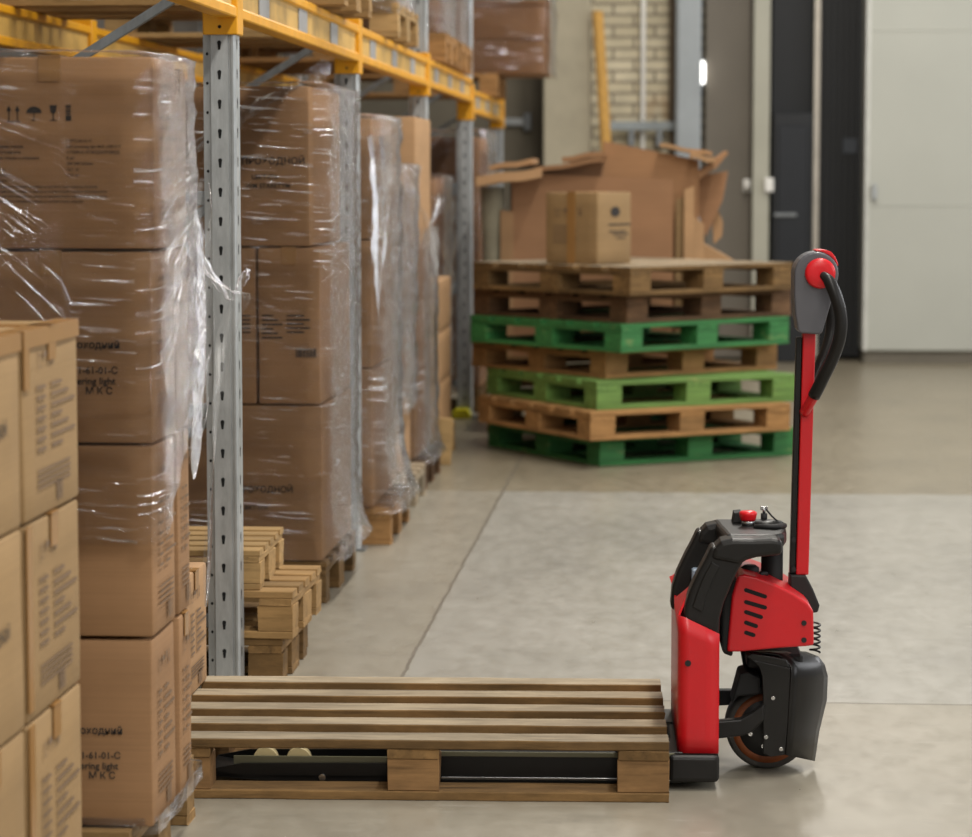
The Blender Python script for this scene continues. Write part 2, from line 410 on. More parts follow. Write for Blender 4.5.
# ------------------------------------------------------------------ stretch film
def film_wrap(label, x0, x1, y0, y1, z0, z1, mat='film', seed=0, amp=.012, flare=.0, flare_h=.12, lean=None, slant=None, cap=.10, group=None, ang=.5, off=.016, step=.022, sag=0):
    """A skin of film wound round a load: a loop of points stacked in rows, wrinkled outward, folded in at the top.
    lean(z) moves the right side; slant(s_right, z) lifts the lower edge along the right side."""
    def loop():
        r = .03; pts = []
        cs = ((x1 - r, y0 + r, -90), (x1 - r, y1 - r, 0), (x0 + r, y1 - r, 90), (x0 + r, y0 + r, 180))
        for (cx, cy, a0) in cs:
            for k in range(5):
                a = math.radians(a0 + 22.5 * k); pts.append((cx + r * math.cos(a), cy + r * math.sin(a), math.cos(a), math.sin(a)))
        out = []
        for i, p in enumerate(pts):
            q = pts[(i + 1) % len(pts)]; out.append(p); L = math.hypot(q[0] - p[0], q[1] - p[1]); n = int(L / step)
            for k in range(1, n):
                f = k / n; out.append(tuple(p[j] + (q[j] - p[j]) * f for j in range(4)))
        return out
    lp = loop(); n = len(lp); rows = max(8, int((z1 - z0) / step))
    # arc length for uv
    S = [0]
    for i in range(n): S.append(S[-1] + math.hypot(lp[(i + 1) % n][0] - lp[i][0], lp[(i + 1) % n][1] - lp[i][1]))
    bm = bmesh.new(); uv = bm.loops.layers.uv.new('UVMap'); grid = []
    capn = 4 if cap else 0
    cxm, cym = (x0 + x1) / 2, (y0 + y1) / 2
    ca, sa = math.cos(ang), math.sin(ang)
    for j in range(rows + 1 + capn):
        row = []
        for i in range(n):
            x, y, nx, ny = lp[i]; s = S[i]
            if j <= rows:
                zb = z0
                if slant: zb = z0 + slant(x, y)
                z = zb + (z1 - zb) * j / rows; inn = 0
            else:
                z = z1 + .006; inn = cap * (j - rows) / capn
            q = Vector((s, z, seed * 7.3))
            u = s * ca + z * sa; v = -s * sa + z * ca
            rg = 1 - abs(noise.noise(Vector((u * 1.6, v * 16, seed + 3.1))))
            rg2 = 1 - abs(noise.noise(Vector(((s * ca - z * sa) * 1.3, (s * sa + z * ca) * 11, seed + 5.7))))
            w = noise.noise(q * 2.0) * .55 + noise.noise(q * 6) * .08
            d = off + amp * max(-.4, w + .55 * rg ** 4 + .45 * rg2 ** 5)
            h = z - z0
            if flare and nx > .3 and h < flare_h * 2.2: d += flare * max(0, 1 - h / (flare_h * 2.2)) ** 2.2
            if sag and j <= rows: d += sag * max(0, noise.noise(Vector((s * 2, z * 1.1, seed + 9))))
            if j > rows: z += noise.noise(q * 9) * .006 + max(0, noise.noise(q * 4)) * .008
            px, py = x + nx * d, y + ny * d
            if inn:
                px += (cxm - px) * min(.9, inn / max(.05, abs(x1 - x0) / 2)) ; py += (cym - py) * min(.9, inn / max(.05, abs(y1 - y0) / 2))
            row.append(bm.verts.new((px - cxm, py - cym, z - z0)))
        grid.append(row)
    for j in range(len(grid) - 1):
        for i in range(n):
            k = (i + 1) % n
            f = bm.faces.new([grid[j][i], grid[j][k], grid[j + 1][k], grid[j + 1][i]]); f.smooth = True
            zz = z0 + (z1 - z0) * j / rows; dz = (z1 - z0) / rows
            for lpp, (a, b) in zip(f.loops, ((S[i], zz), (S[i + 1], zz), (S[i + 1], zz + dz), (S[i], zz + dz))): lpp[uv].uv = (a, b)
    me = bpy.data.meshes.new('stretch_film'); bm.to_mesh(me); bm.free(); me.materials.append(M[mat])
    o = link('stretch_film', me, None, (cxm, cym, z0))
    return tag(o, label, 'plastic film', group)
def film_ribbon(name, pts, width, parent, mat='film_tail', seed=0, twist=2.0):
    """A bunched, twisting strip of film along a path (given in world space)."""
    m = bmesh.new(); uv = m.loops.layers.uv.new('UVMap'); n = 60; rows = []
    P = [Vector(p) for p in pts]
    base = parent.location
    def cat(t):
        x = t * (len(P) - 1); i = min(int(x), len(P) - 2); f = x - i
        p0, p1, p2, p3 = P[max(i - 1, 0)], P[i], P[i + 1], P[min(i + 2, len(P) - 1)]
        return .5 * (2 * p1 + (p2 - p0) * f + (2 * p0 - 5 * p1 + 4 * p2 - p3) * f * f + (3 * p1 - p0 - 3 * p2 + p3) * f ** 3)
    for i in range(n + 1):
        t = i / n; c = cat(t); a = twist * PI * t; w = width * (.6 + .5 * abs(noise.noise(Vector((t * 6, seed, 0))))) * min(1, .12 + (1 - t) * 4)
        row = []
        for k in range(7):
            g = (k / 6 - .5) * w; ph = g / width * 9 + seed
            row.append(m.verts.new(c - base + Vector((math.cos(a) * g, math.sin(a) * g + math.sin(ph) * width * .16, noise.noise(Vector((t * 20, k, seed))) * .006))))
        rows.append(row)
    for i in range(n):
        for k in range(6):
            f = m.faces.new([rows[i][k], rows[i][k + 1], rows[i + 1][k + 1], rows[i + 1][k]]); f.smooth = True
            for l, (a, b) in zip(f.loops, ((k, i), (k + 1, i), (k + 1, i + 1), (k, i + 1))): l[uv].uv = (b * .03, a * .02)
    me = bpy.data.meshes.new(name); m.to_mesh(me); m.free(); me.materials.append(M[mat])
    return link(name, me, parent)
# ------------------------------------------------------------------ setting
def floor_mat():
    m, nt, b, _ = newmat('polished concrete')
    tc = nt.nodes.new('ShaderNodeTexCoord'); sep = nt.nodes.new('ShaderNodeSeparateXYZ'); nt.links.new(tc.outputs['Object'], sep.inputs[0])
    def math_(op, a, v=None, clamp=False):
        n = N(nt, 'ShaderNodeMath', operation=op, use_clamp=clamp)
        for i, q in enumerate((a, v)):
            if q is None: continue
            if isinstance(q, (int, float)): n.inputs[i].default_value = q
            else: nt.links.new(q, n.inputs[i])
        return n.outputs[0]
    wob = noise_n(nt, mapped(nt, (1, 1, 1), perobj=False), 6, 3)
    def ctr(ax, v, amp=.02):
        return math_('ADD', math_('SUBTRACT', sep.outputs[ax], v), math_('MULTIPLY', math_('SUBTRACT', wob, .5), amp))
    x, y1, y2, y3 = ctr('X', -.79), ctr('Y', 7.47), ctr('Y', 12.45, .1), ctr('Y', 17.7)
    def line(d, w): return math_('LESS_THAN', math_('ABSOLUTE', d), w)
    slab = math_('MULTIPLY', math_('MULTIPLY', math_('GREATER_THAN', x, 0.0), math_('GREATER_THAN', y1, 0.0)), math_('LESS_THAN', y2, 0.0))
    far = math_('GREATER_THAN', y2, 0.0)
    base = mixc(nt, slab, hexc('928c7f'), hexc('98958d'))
    base = mixc(nt, far, base, hexc('867d6b'))  # far slab's own tone, with the shade there put into the colour
    big = noise_n(nt, mapped(nt, (1, .6, 1), perobj=False), 1.3, 6, .62)
    base = mixc(nt, 1.0, base, ramp(nt, big, [(.25, (.80, .80, .80)), (.5, (1, 1, .99)), (.78, (1.17, 1.17, 1.18))]), 'MULTIPLY')
    fine = noise_n(nt, mapped(nt, (1, .45, 1), perobj=False), 14, 7, .7)
    base = mixc(nt, 1.0, base, ramp(nt, fine, [(.3, (.90, .89, .87)), (.7, (1.07, 1.07, 1.07))]), 'MULTIPLY')
    sc = noise_n(nt, mapped(nt, (.7, 3, 1), (0, 0, .25), perobj=False), 5, 6, .75)
    base = mixc(nt, ramp(nt, sc, [(.60, (0, 0, 0)), (.72, (.35, .35, .35))]), base, hexc('bdbab2'))
    st = noise_n(nt, mapped(nt, (1.2, 2, 1), perobj=False), 2.6, 5, .7)
    base = mixc(nt, ramp(nt, st, [(.58, (0, 0, 0)), (.75, (.4, .4, .4))]), base, hexc('6f6a60'))
    j = math_('MAXIMUM', math_('MULTIPLY', line(x, .006), math_('GREATER_THAN', y1, 0.0)), math_('MAXIMUM', line(y1, .008), line(y3, .02)))
    base = mixc(nt, j, base, hexc('736c60'))
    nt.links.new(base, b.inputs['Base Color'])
    nt.links.new(ramp(nt, fine, [(.2, (.24,) * 3), (.8, (.42,) * 3)]), b.inputs['Roughness'])
    bump(nt, b, fine, .06, .003); return m
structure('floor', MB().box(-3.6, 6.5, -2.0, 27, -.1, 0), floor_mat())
def plaster(name, h, var=.1, rough=.85, sc=3):
    return simple(name, h, rough, 0, var, sc)
structure('wall_left', MB().box(-3.7, -3.5, -2.0, 22.2, 0, 5), plaster('dark plaster', '57514a'))
def brick_mat():
    m, nt, b, _ = newmat('sand lime brick')
    v = mapped(nt, (1, 1, 1), (PI / 2, 0, 0), perobj=False)
    t = nt.nodes.new('ShaderNodeTexBrick'); nt.links.new(v, t.inputs[0])
    t.inputs['Color1'].default_value = (*hexc('d2c8ae'), 1); t.inputs['Color2'].default_value = (*hexc('c6bb9f'), 1); t.inputs['Mortar'].default_value = (*hexc('8b8171'), 1)
    t.inputs['Scale'].default_value = 1; t.inputs['Brick Width'].default_value = .33; t.inputs['Row Height'].default_value = .088; t.inputs['Mortar Size'].default_value = .011
    f = noise_n(nt, mapped(nt, (1, 1, 1), perobj=False), 4, 5)
    c = mixc(nt, 1.0, t.outputs[0], ramp(nt, f, [(.3, (.8, .8, .8)), (.7, (1.1, 1.1, 1.1))]), 'MULTIPLY')
    s = noise_n(nt, mapped(nt, (1, 1, 1), perobj=False), 2.3, 2)
    c = mixc(nt, ramp(nt, s, [(.62, (0, 0, 0)), (.7, (.5, .5, .5))]), c, hexc('a07a4c'))
    nt.links.new(c, b.inputs['Base Color']); b.inputs['Roughness'].default_value = .9; bump(nt, b, t.outputs['Fac'], -.5, .01); return m
YW = 21.6
concrete = plaster('raw concrete', 'aea58f', .12)
structure('wall_back', MB().box(-3.6, .16, YW, YW + .3, 0, 5).box(.16, .74, YW + .15, YW + .3, 0, 5), brick_mat())
# concrete panel and column left of the brick
structure('wall_left_of_column', MB().box(-3.5, -1.02, YW - .1, YW, 0, 5), plaster('dark concrete', '6a6355', .15)).name = 'wall_back_panel'
structure('trim_1', MB().box(-1.025, -.665, YW - .5, YW, 0, 5, .01), concrete)
structure('trim_2', MB().box(-.05, .01, YW - .06, YW, 0, 5), plaster('brown jamb', '6d5f4e'))
structure('trim_3', MB().box(.0, .2, YW - .28, YW, 0, 5, .008).box(.02, .18, YW - .3, YW - .28, 0, 5), plaster('grey painted steel', '9ca2a5', .08, .5))
# sliding panel, door post and dark doorway
structure('door_1', MB().box(.235, .62, YW - .12, YW - .02, .02, 5, .006), plaster('grey brown panel', '6c655a', .08, .6, 2))
structure('trim_4', MB().box(.605, .735, YW - .32, YW - .1, 0, 5, .006), plaster('off white post', 'a9a798', .06, .5))
structure('wall_right', MB().box(1.46, 6.5, YW + .1, YW + .3, 0, 5).box(.74, 1.46, YW + .1, YW + .3, 3.2, 5), plaster('back plaster', '8a857a'))
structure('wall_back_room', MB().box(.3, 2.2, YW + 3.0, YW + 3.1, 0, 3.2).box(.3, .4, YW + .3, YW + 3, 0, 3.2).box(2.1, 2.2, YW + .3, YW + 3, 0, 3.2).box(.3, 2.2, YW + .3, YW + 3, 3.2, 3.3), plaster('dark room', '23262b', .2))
def ribbed():
    m = MB(); x = 0.0; pts = []
    for i in range(9):
        pts += [(x, 0), (x + .028, 0), (x + .034, .012), (x + .042, .012)]; x += .048
    poly = pts + [(x, .03), (0, .03)]
    return m.prism(poly, .03, 3.1, 'z')
d2 = ribbed().build('door_2', plaster('black ribbed sheet', '0f1113', .2, .55)); d2['kind'] = 'structure'; d2.location = (1.135, YW - .02, 0)
sx = at(816.5, 100, YW - .1)[0]
d3 = MB().box(sx - .026, sx + .026, YW - .16, YW - .02, .03, 3.0, .006).build('door_2_edge', simple('bright steel edge', 'b9b2a6', .35, .7)); d3['kind'] = 'structure'; d3.name = 'trim_5'
pl = MB().box(.76, sx - .03, YW - .0, YW + .03, .03, 3.1, .004).build('door_3', simple('blue black sheet', '0c0f13', .55)); pl['kind'] = 'structure'
# things at the far wall
o = MB().box(-.03, .03, -.012, .012, 0, .10, .006).box(-.02, .02, -.06, -.01, .03, .07, .006).build('door_lock', M['paper'], None, (at(747, 187, YW - .14)[0], YW - .135, at(747, 192, YW - .14)[1]))
tag(o, 'small pale lock on the grey brown panel left of the off white post', 'lock')
o = MB().box(-.035, .035, -.02, .02, 0, .11, .008).build('door_lock', M['paper'], None, (at(769, 187, YW - .34)[0], YW - .343, at(769, 192, YW - .34)[1]))
tag(o, 'pale lock case fixed to the off white post at the dark doorway', 'lock')
x_, z_ = at(850, 146, YW - .04)
tag(MB().box(-.055, .055, -.004, .004, 0, .12, .003).build('notice_plate', simple('dull plate', '2c3138', .5), None, (x_, YW - .026, z_ - .06)), 'small grey plate on the black ribbed door', 'plate')
# dim machinery just inside the doorway
t = thing('switch_cabinet', 'dark blue cabinet just inside the dark doorway', 'cabinet', (.9, YW - .22, 0))
MB().box(-.14, .17, -.12, .12, 0, 1.95, .01).build('cabinet_body', simple('dark blue steel', '0d1116', .4), t)
MB().box(-.10, .13, -.128, -.118, .4, 1.85, .006).build('cabinet_door', simple('dark navy steel', '10151c', .35), t)
MB().box(-.13, .05, -.15, -.12, 1.14, 1.17, .004).build('handle', M['galv_dark'], t)
# container-like grey room with plinth
gm = plaster('pale grey sheet steel', 'b6b7ad', .035, .45, 1.5)
t = thing('metal_cabin', 'large pale grey sheet metal cabin on a dark plinth at the right edge', 'cabin', (1.465, 21.15, 0))
MB().box(.012, 3.2, 0, .5, .10, 3.6, .008).build('wall_panel', gm, t)
MB().box(0, .035, -.012, .5, .10, 3.6, .004).build('corner_trim', simple('bright grey edge', 'cfcfc8', .35, .3), t)
MB().box(.01, 3.2, .03, .5, 0, .10).build('plinth', plaster('grey brown plinth', '6f695d'), t)
zz = at(900, 205, 21.15)[1]; MB().box(.04, 3.2, -.004, .01, zz - .008, zz + .008, .002).box(.04, 3.2, -.004, .01, at(900, 30, 21.15)[1] - .008, at(900, 30, 21.15)[1] + .008, .002).build('seam', gm, t)
hx, hz = at(874, 192, 21.15); MB().box(hx - 1.465 - .02, hx - 1.465 + .02, -.04, .0, hz - .06, hz + .06, .008).build('handle', M['galv'], t)
# plank, pipe, rail, lamp, bracket
xa, za = at(598, 12, 21.2); xb, zb = at(606, 152, 21.2)
sl = (xb - xa) / (za - zb)
m = MB().bar((xa + sl * za + .02, 20.95, 0), (xa, 21.07, za), .10, .04)
tag(m.build('timber_plank', M['plank'], None), 'yellow timber plank standing against the wall beside the concrete column', 'plank')
x_ = at(643, 60, YW - .05)[0]
tag(MB().cyl((x_, YW - .04, 0), (x_, YW - .04, 4.6), .021, 12).build('wall_pipe', M['paper']), 'thin white vertical pipe on the pale brick wall', 'pipe')
xa, za = at(603, 126, YW - .1); xb = at(690, 126, YW - .1)[0]
t = thing('wall_rail', 'grey horizontal rail fixed across the pale brick wall', 'rail', (xa, YW - .1, za))
MB().box(0, xb - xa, -.02, .02, -.035, .035, .006).build('rail_bar', simple('grey blue rail', '8f9698', .5), t)
for k in (.2, .42): MB().box(k, k + .05, -.015, .1, -.16, -.03, .004).build('bracket', M['galv_dark'], t)
x_, z_ = at(701.5, 73, YW - .05)
t = thing('wall_lamp', 'small bright white lamp in the dark gap beside the grey steel column', 'lamp', (x_, YW - .16, z_))
MB().box(-.03, .03, .03, .06, -.11, .11, .006).build('lamp_base', M['galv_dark'], t)
MB().tube([(0, 0, -.09), (0, 0, -.07), (0, 0, .07), (0, 0, .09)], [.012, .028, .028, .012], 14).build('lamp_shade', emit('lamp glow', (1, .98, .94), 3), t)
xa, za = at(516, 122, YW - .15)
t = thing('door_bolt', 'grey steel bolt bar on the dark concrete panel left of the column', 'bolt', (xa, YW - .12, za))
MB().box(-.1, .1, -.02, .02, -.03, .03, .008).build('bolt_bar', M['galv'], t); MB().box(.06, .12, -.04, .02, -.07, .07, .008).build('bolt_bracket', M['galv_dark'], t)

# ------------------------------------------------------------------ pallet racking
FY = [7.50, 10.42, 13.35, 16.30, 19.20]
PX0, PX1 = -1.315, -1.222
BX0 = -2.36
POST = {}
def post_mesh(h):
    if h in POST: return POST[h]
    m = MB()
    # omega profile seen from the aisle end: face plate, ridged right lip, set-back left flange
    prof = [(.0, .018), (.022, .018), (.026, 0), (.078, 0), (.080, .006), (.086, .006), (.088, 0), (.094, 0), (.1, .006), (.1, .075), (.096, .075), (.096, .010), (.03, .010), (.028, .028), (.004, .028), (.004, .075), (0, .075)]
    m.prism(prof, 0.0, h, 'z')
    m.mat(1)
    def slot(z):
        e = -.0008; r = .0062; x = .052
        pts = [(x + r * math.cos(a * PI / 6 - PI / 6.5), z + r * math.sin(a * PI / 6 - PI / 6.5)) for a in range(9)]
        pts += [(x - .0032, z - .020), (x + .0032, z - .020)]
        m.faces([(a, e, b) for a, b in pts], [tuple(range(len(pts)))[::-1]])
        m.faces([(.012 + .004 * math.cos(a * PI / 5), .0172, z - .03 + .0045 * math.sin(a * PI / 5)) for a in range(10)], [tuple(range(10))[::-1]])
        m.faces([(.1008, .03 + q[0], z + q[1]) for q in ((-.003, -.018), (.003, -.018), (.006, .004), (.003, .010), (-.003, .010), (-.006, .004))], [tuple(range(6))])
    z = .12
    while z < min(h, 3.2): slot(z); z += .0815
    POST[h] = m.mesh('upright_post', [M['galv'], M['hole']], fix=False)
    bm = bmesh.new(); bm.from_mesh(POST[h]); bmesh.ops.recalc_face_normals(bm, faces=[f for f in bm.faces if f.material_index == 0]); bm.to_mesh(POST[h]); bm.free()
    return POST[h]
FL = ['nearest galvanised rack frame beside the front pallet, its upright full of keyhole slots', 'second galvanised rack frame from the camera', 'middle galvanised rack frame of the row, half hidden by wrapped cartons', 'fourth galvanised rack frame with a yellow foot guard beside the pallet stack', 'farthest galvanised rack frame at the end of the row']
for i, y in enumerate(FY):
    t = thing('rack_frame', FL[i], 'rack frame', (PX0, y, 0), 0, 'rack uprights along the aisle')
    link('upright_post', post_mesh(4.0), t, (0, 0, 0)).scale.x = .93
    link('upright_post', post_mesh(4.0), t, (BX0 - PX0, 0, 0))
    dx = BX0 - PX0 + .1
    for z in (.2, .8, 1.4): MB().box(dx, 0, .035, .06, z - .02, z + .02, .003).build('cross_brace', M['galv_dark'], t)
    for z0, z1 in ((.22, .78), (.82, 1.38), (1.42, 2.02)): MB().bar((dx - .02, .045, z0), (.02, .045, z1), .02, .026).build('diagonal_brace', M['galv_dark'], t)
    for x in (0, BX0 - PX0): MB().box(x - .015, x + .115, -.02, .095, 0, .008).build('foot_plate', M['galv_dark'], t)
xg, zg = at(461, 418, 16.2)
t = thing('upright_guard', 'bright yellow rack foot guard low beside the far upright', 'guard', (-1.27, 16.18, 0))
MB().prism([(-.065, 0), (.05, 0), (.05, .03), (.03, .06), (-.04, .06), (-.065, .04)], -.02, .06, 'y', .008).build('guard_shell', M['yellow_guard'], t)
MB().box(-.1, .1, .0, .09, 0, .012, .002).build('guard_plate', M['black_matte'], t)
def beam(y0, y1, xf, label, z=1.90, front=True, labels=3):
    """Step-profile beam between two frames; origin at its near end."""
    L = y1 - y0; t = thing('rack_beam', label, 'rack beam', (xf, y0, z), 0, 'yellow rack beams')
    prof = [(-.052, 0), (0, 0), (.003, .004), (.003, .026), (-.002, .032), (-.011, .036), (-.011, .104), (-.002, .108), (.003, .113), (.003, .134), (0, .138), (-.052, .138)]
    b = MB().prism(prof, .085, L - .012, 'y')
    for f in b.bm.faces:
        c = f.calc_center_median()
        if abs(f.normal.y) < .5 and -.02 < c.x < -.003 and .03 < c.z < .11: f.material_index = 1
    b.bm.faces.ensure_lookup_table()
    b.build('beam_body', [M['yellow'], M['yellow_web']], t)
    for yy in (0, L):
        if yy == L and not front: continue
        if yy == L: continue
        c = MB().box(-.093, .004, -.012, -.004, -.047, .165, .003).box(-.002, .006, -.012, .085, -.047, .165, .003)
        c.mat(1)
        for zz in (-.025, .06, .14): c.cyl((-.045, -.0135, zz), (-.045, -.011, zz), .005, 8)
        c.build('beam_connector', [M['yellow'], M['hole']], t)
    if front:
        for k in range(labels):
            f = (.16, .45, .73)[k] * L
            MB().box(-.0105, -.0055, f, f + .19, .03, .108, .001).build('label_plate', M['label'], t)
    return t
BL = ['yellow front beam between the nearest and the second rack frame', 'yellow front beam between the second and the middle rack frame', 'yellow front beam between the middle and the fourth rack frame', 'yellow front beam of the farthest bay under the big wrapped load']
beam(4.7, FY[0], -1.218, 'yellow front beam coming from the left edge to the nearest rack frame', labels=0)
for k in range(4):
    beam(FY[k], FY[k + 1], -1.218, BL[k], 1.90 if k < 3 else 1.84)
t = thing('beam_end_connector', 'yellow beam end collar on the farthest rack upright', 'rack beam', (-1.218, FY[4], 1.84), 0, 'yellow rack beams')
MB().box(-.093, .004, -.012, -.004, -.047, .165, .003).box(-.002, .006, -.012, .085, -.047, .165, .003).build('collar', M['yellow'], t)
RL = ['yellow rear beam behind the nearest bay, low at the left edge', 'yellow rear beam behind the second bay', 'yellow rear beam behind the third bay', 'yellow rear beam behind the farthest bay']
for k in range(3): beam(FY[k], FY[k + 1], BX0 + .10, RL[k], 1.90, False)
# pallets on the upper level
UPZ = 2.0395
UPL = [(7.78, 8.58, -1.16, 'wood_gold', UPZ, 'yellowish pallet on the upper beams just behind the nearest upright, seen from below'),
       (9.18, 10.0, -1.12, 'wood_new', UPZ, 'yellowish pallet on the upper beams right before the second upright'),
       (11.33, 12.25, -1.16, 'wood_gold', UPZ, 'pale pallet on the upper beams between second and middle upright'),
       (13.76, 14.56, -1.165, 'wood_orange', UPZ, 'orange pallet on the upper beams just past the middle upright'),
       (14.75, 15.55, -1.165, 'wood_orange', UPZ, 'orange pallet on the upper beams just before the fourth upright'),
       (17.7, 18.6, -1.16, 'wood_orange', UPZ - .06, 'orange pallet under the big wrapped load on the farthest beams')]
for y0, y1, xr, mt, z, lb in UPL:
    pallet(lb, (xr - .62, (y0 + y1) / 2, z), 0, 1.24, y1 - y0, M[mt], 'pallets on the upper rack level', deck_mat=M[mt])
for y0, y1, x1, z1, lb, md in ((7.8, 8.56, -1.2, 3.0, 'large brown carton on the upper pallet behind the nearest upright', 'board'),
                           (11.35, 12.2, -1.19, 3.2, 'big carton in film on the upper pallet between second and middle upright', 'board_light'),
                           (13.8, 14.52, -1.2, 3.1, 'brown carton in film on the orange upper pallet past the middle upright', 'board_red'),
                           (14.8, 15.5, -1.2, 3.1, 'brown carton in film on the orange upper pallet before the fourth upright', 'board_red')):
    if 'nearest' in lb: continue
    carton(lb, -2.3, x1, y0, y1, UPZ + .146, z1, md, 'cartons on the upper rack level')
film_wrap('clear film round the big carton on the upper pallet between second and middle upright', -2.31, -1.185, 11.34, 12.21, UPZ + .10, 3.2, 'film_heavy', 21, cap=0, step=.05)
film_wrap('clear film round the upper carton just past the middle upright', -2.31, -1.195, 13.79, 14.53, UPZ + .10, 3.1, 'film_heavy', 22, cap=0, step=.05)
film_wrap('clear film round the upper carton just before the fourth upright', -2.31, -1.195, 14.79, 15.51, UPZ + .10, 3.1, 'film_heavy', 23, cap=0, step=.05)
# the big wrapped load of the farthest bay
zt = UPZ - .06 + .146
for k, (za, zb) in enumerate(((0, .22), (.22, .44), (.44, .66), (.66, .88))):
    carton('brown carton of the big wrapped load at the row end, %s' % ('lowest layer', 'second layer', 'third layer', 'top layer')[k], -2.1, -.85, 17.8, 18.6, zt + za, zt + zb, 'board_red', 'layers of the big upper load', tape=None)
film_wrap('shiny clear film round the big wrapped load high at the end of the row', -2.11, -.84, 17.79, 18.61, zt + .0, zt + .9, 'film', 24, cap=.1, step=.04, amp=.02, ang=.1)
# ------------------------------------------------------------------ loads on the floor level
SYM = lambda u, v, s: [('up', u, v, s), ('umb', u + s * 1.3, v, s), ('glass', u + s * 2.7, v, s), ('bin', u + s * 3.85, v, s)]
def block_lines(u, v, s, long=.3, gap=1.45):
    L = [('Артикул', '1-ИТС-81-01-С'), ('Наименование товара', 'LED Lowering light M-B LX80 K-T'), ('Страна изготовителя', 'АТ7009-01-ИТВОДОПРОВОД'), ('Количество товара в упаковке', '8 шт'), ('Размеры', '370*390*270мм'), ('Масса нетто', '12,1  кг'), ('Масса брутто', '13,0  кг'), ('Изготовитель', '')]
    out = []
    for i, (a, b) in enumerate(L):
        out.append(('t', u, v - i * s * gap, s, a))
        if b: out.append(('t', .232, v - i * s * gap, s, b))
    for i, w in enumerate((1, 1.25, 1.15, .9)): out.append(('t', u, v - (len(L) + i * .85) * s * gap, s * .85, 'ЕАС продукция изготовлена по заказу и соответствует нормам безопасности'[:int(66 * w)]))
    return out
BIG = lambda u, v, s, a='Проходний': [('t', u, v, s * 1.1, a), ('t', u + .03, v - s * 2.6, s, '1-61-01-С'), ('t', u - .006, v - s * 3.7, s, 'Lowering light'), ('t', u + .045, v - s * 4.7, s, 'М К С')]
def side_print(w, h):
    s = .028
    els = SYM(w * .25, h * .80, s)
    for i in range(7): els += [('ln', w * .22, h * (.68 - i * .055), .006, w * .16), ('ln', w * .48, h * (.68 - i * .055), .006, w * (.2 + .12 * ((i * 7) % 3)))]
    for i in range(4): els.append(('ln', w * .22, h * (.24 - i * .03), .004, w * .6))
    els.append(('bar', w * .55, h * .05, .035, .05)); return els

# --- near load at the left edge
NX = -1.10
rows = [(.146, .522, 'bottom'), (.524, .868, 'middle'), (.870, 1.200, 'top')]
pallet('pallet under the tan cartons at the lower left corner', (NX - .62, 4.48, 0), 0, 1.2, .92, M['wood_new'])
for za, zb, nm in rows:
    for (ya, yb, lab) in ((4.50, 4.92, 'far'), (4.06, 4.48, 'near')):
        o = carton('tan carton, %s layer of the near left stack, %s' % (nm, 'the one touching the brown stack view' if lab == 'far' else 'cut off by the picture edge'), NX - .42, NX, ya, yb, za, zb, 'board_tan', 'tan cartons at the left edge', tape='x', tape_w=.055, tape_drop=.06)
        o['label'] = {'far': '%s tan carton of the near left stack, fully visible right of the seam', 'near': '%s tan carton of the near left stack, cut off by the left edge'}[lab] % nm
        h = zb - za
        e = MB(); s = .0035
        # corner tape along the top edge and down the corner
        d = .42
        if nm == 'top': e.box(.2098, .2125, -d / 2, d / 2, h - .030, h - .001).box(.17, .2115, -d / 2, d / 2, h - .001, h + .0012)
        e.box(.2098, .2127, -d / 2 - .001, -d / 2 + .035, h - .10 if nm == 'top' else .02, h - .002)
        e.build('edge_tape', M['tape'], o)
        if nm != 'bottom' or True:
            if lab == 'far': put_print(o, side_print(.42, h), '+x', (.42, .42, h), M['ink_soft'])
            else: put_print(o, [('t', .12, h * .5, .03, 'ПРОХОДНОЙ'), ('t', .12, h * .36, .026, 'LBKT-ITA'), ('t', .12, h * .26, .026, 'WM')], '+x', (.42, .42, h), M['ink'])
# --- brown wrapped stack A
AX = -1.047; AY = 5.32
AROW = [(.146, .534, 'bottom'), (.536, .926, 'second'), (.928, 1.315, 'third'), (1.317, 1.700, 'top')]
pallet('pallet under the tall brown wrapped stack at lower left', (-1.09 - .6, 5.66, 0), 0, 1.2, .74, M['wood_new'], block=.1)
for k, (za, zb, nm) in enumerate(AROW):
    h = zb - za
    o = carton('brown carton facing the camera, %s of the tall wrapped stack' % nm, AX - .40, AX + (.002, .006, .010, .017)[k], AY, AY + .25, za, zb, 'board', 'brown cartons facing the camera', tape='y', tape_drop=.05, tape_w=.045)
    if nm == 'top': put_print(o, SYM(.112, .255, .031) + block_lines(.06, .213, .0078), '-y', (.40, .25, h))
    elif nm != 'second': put_print(o, BIG(.222, .192, .0195), '-y', (.40, .25, h))
    put_print(o, side_print(.25, h), '+x', (.402 if k == 0 else .41 if k < 3 else .417, .25, h), M['ink_soft'])
    q = carton('narrow brown carton behind the front column, %s of the tall wrapped stack' % nm, AX - .38, AX + .008, AY + .275, AY + .41, za, zb - (.015 if nm == 'top' else 0), 'board', 'brown cartons of the second column', tape='x', tape_drop=.05, tape_w=.04)
    put_print(q, side_print(.135, h), '+x', (.388, .135, h), M['ink_soft'])
def slantA(x, y):
    if x > -1.2: return max(0, (y - 5.30)) * .62
    return .30 * min(1, max(0, (-1.15 - x)) / .2)
fa = film_wrap('crumpled clear stretch film round the tall brown stack at left', AX - .42, AX + .010, AY - .006, AY + .44, .72, 1.705, 'film', 1, amp=.013, off=.012, cap=.09, slant=slantA, ang=0.16, step=.018)
pts = [(-1.12, 5.84, 1.50), (-1.06, 5.9, 1.30), (-.985, 5.92, 1.215), (-.955, 5.92, 1.20), (-.985, 5.92, 1.12), (-1.01, 5.92, .95), (-1.03, 5.92, .70), (-1.045, 5.93, .50)]
film_ribbon('loose_tail', pts, .07, fa, seed=2)
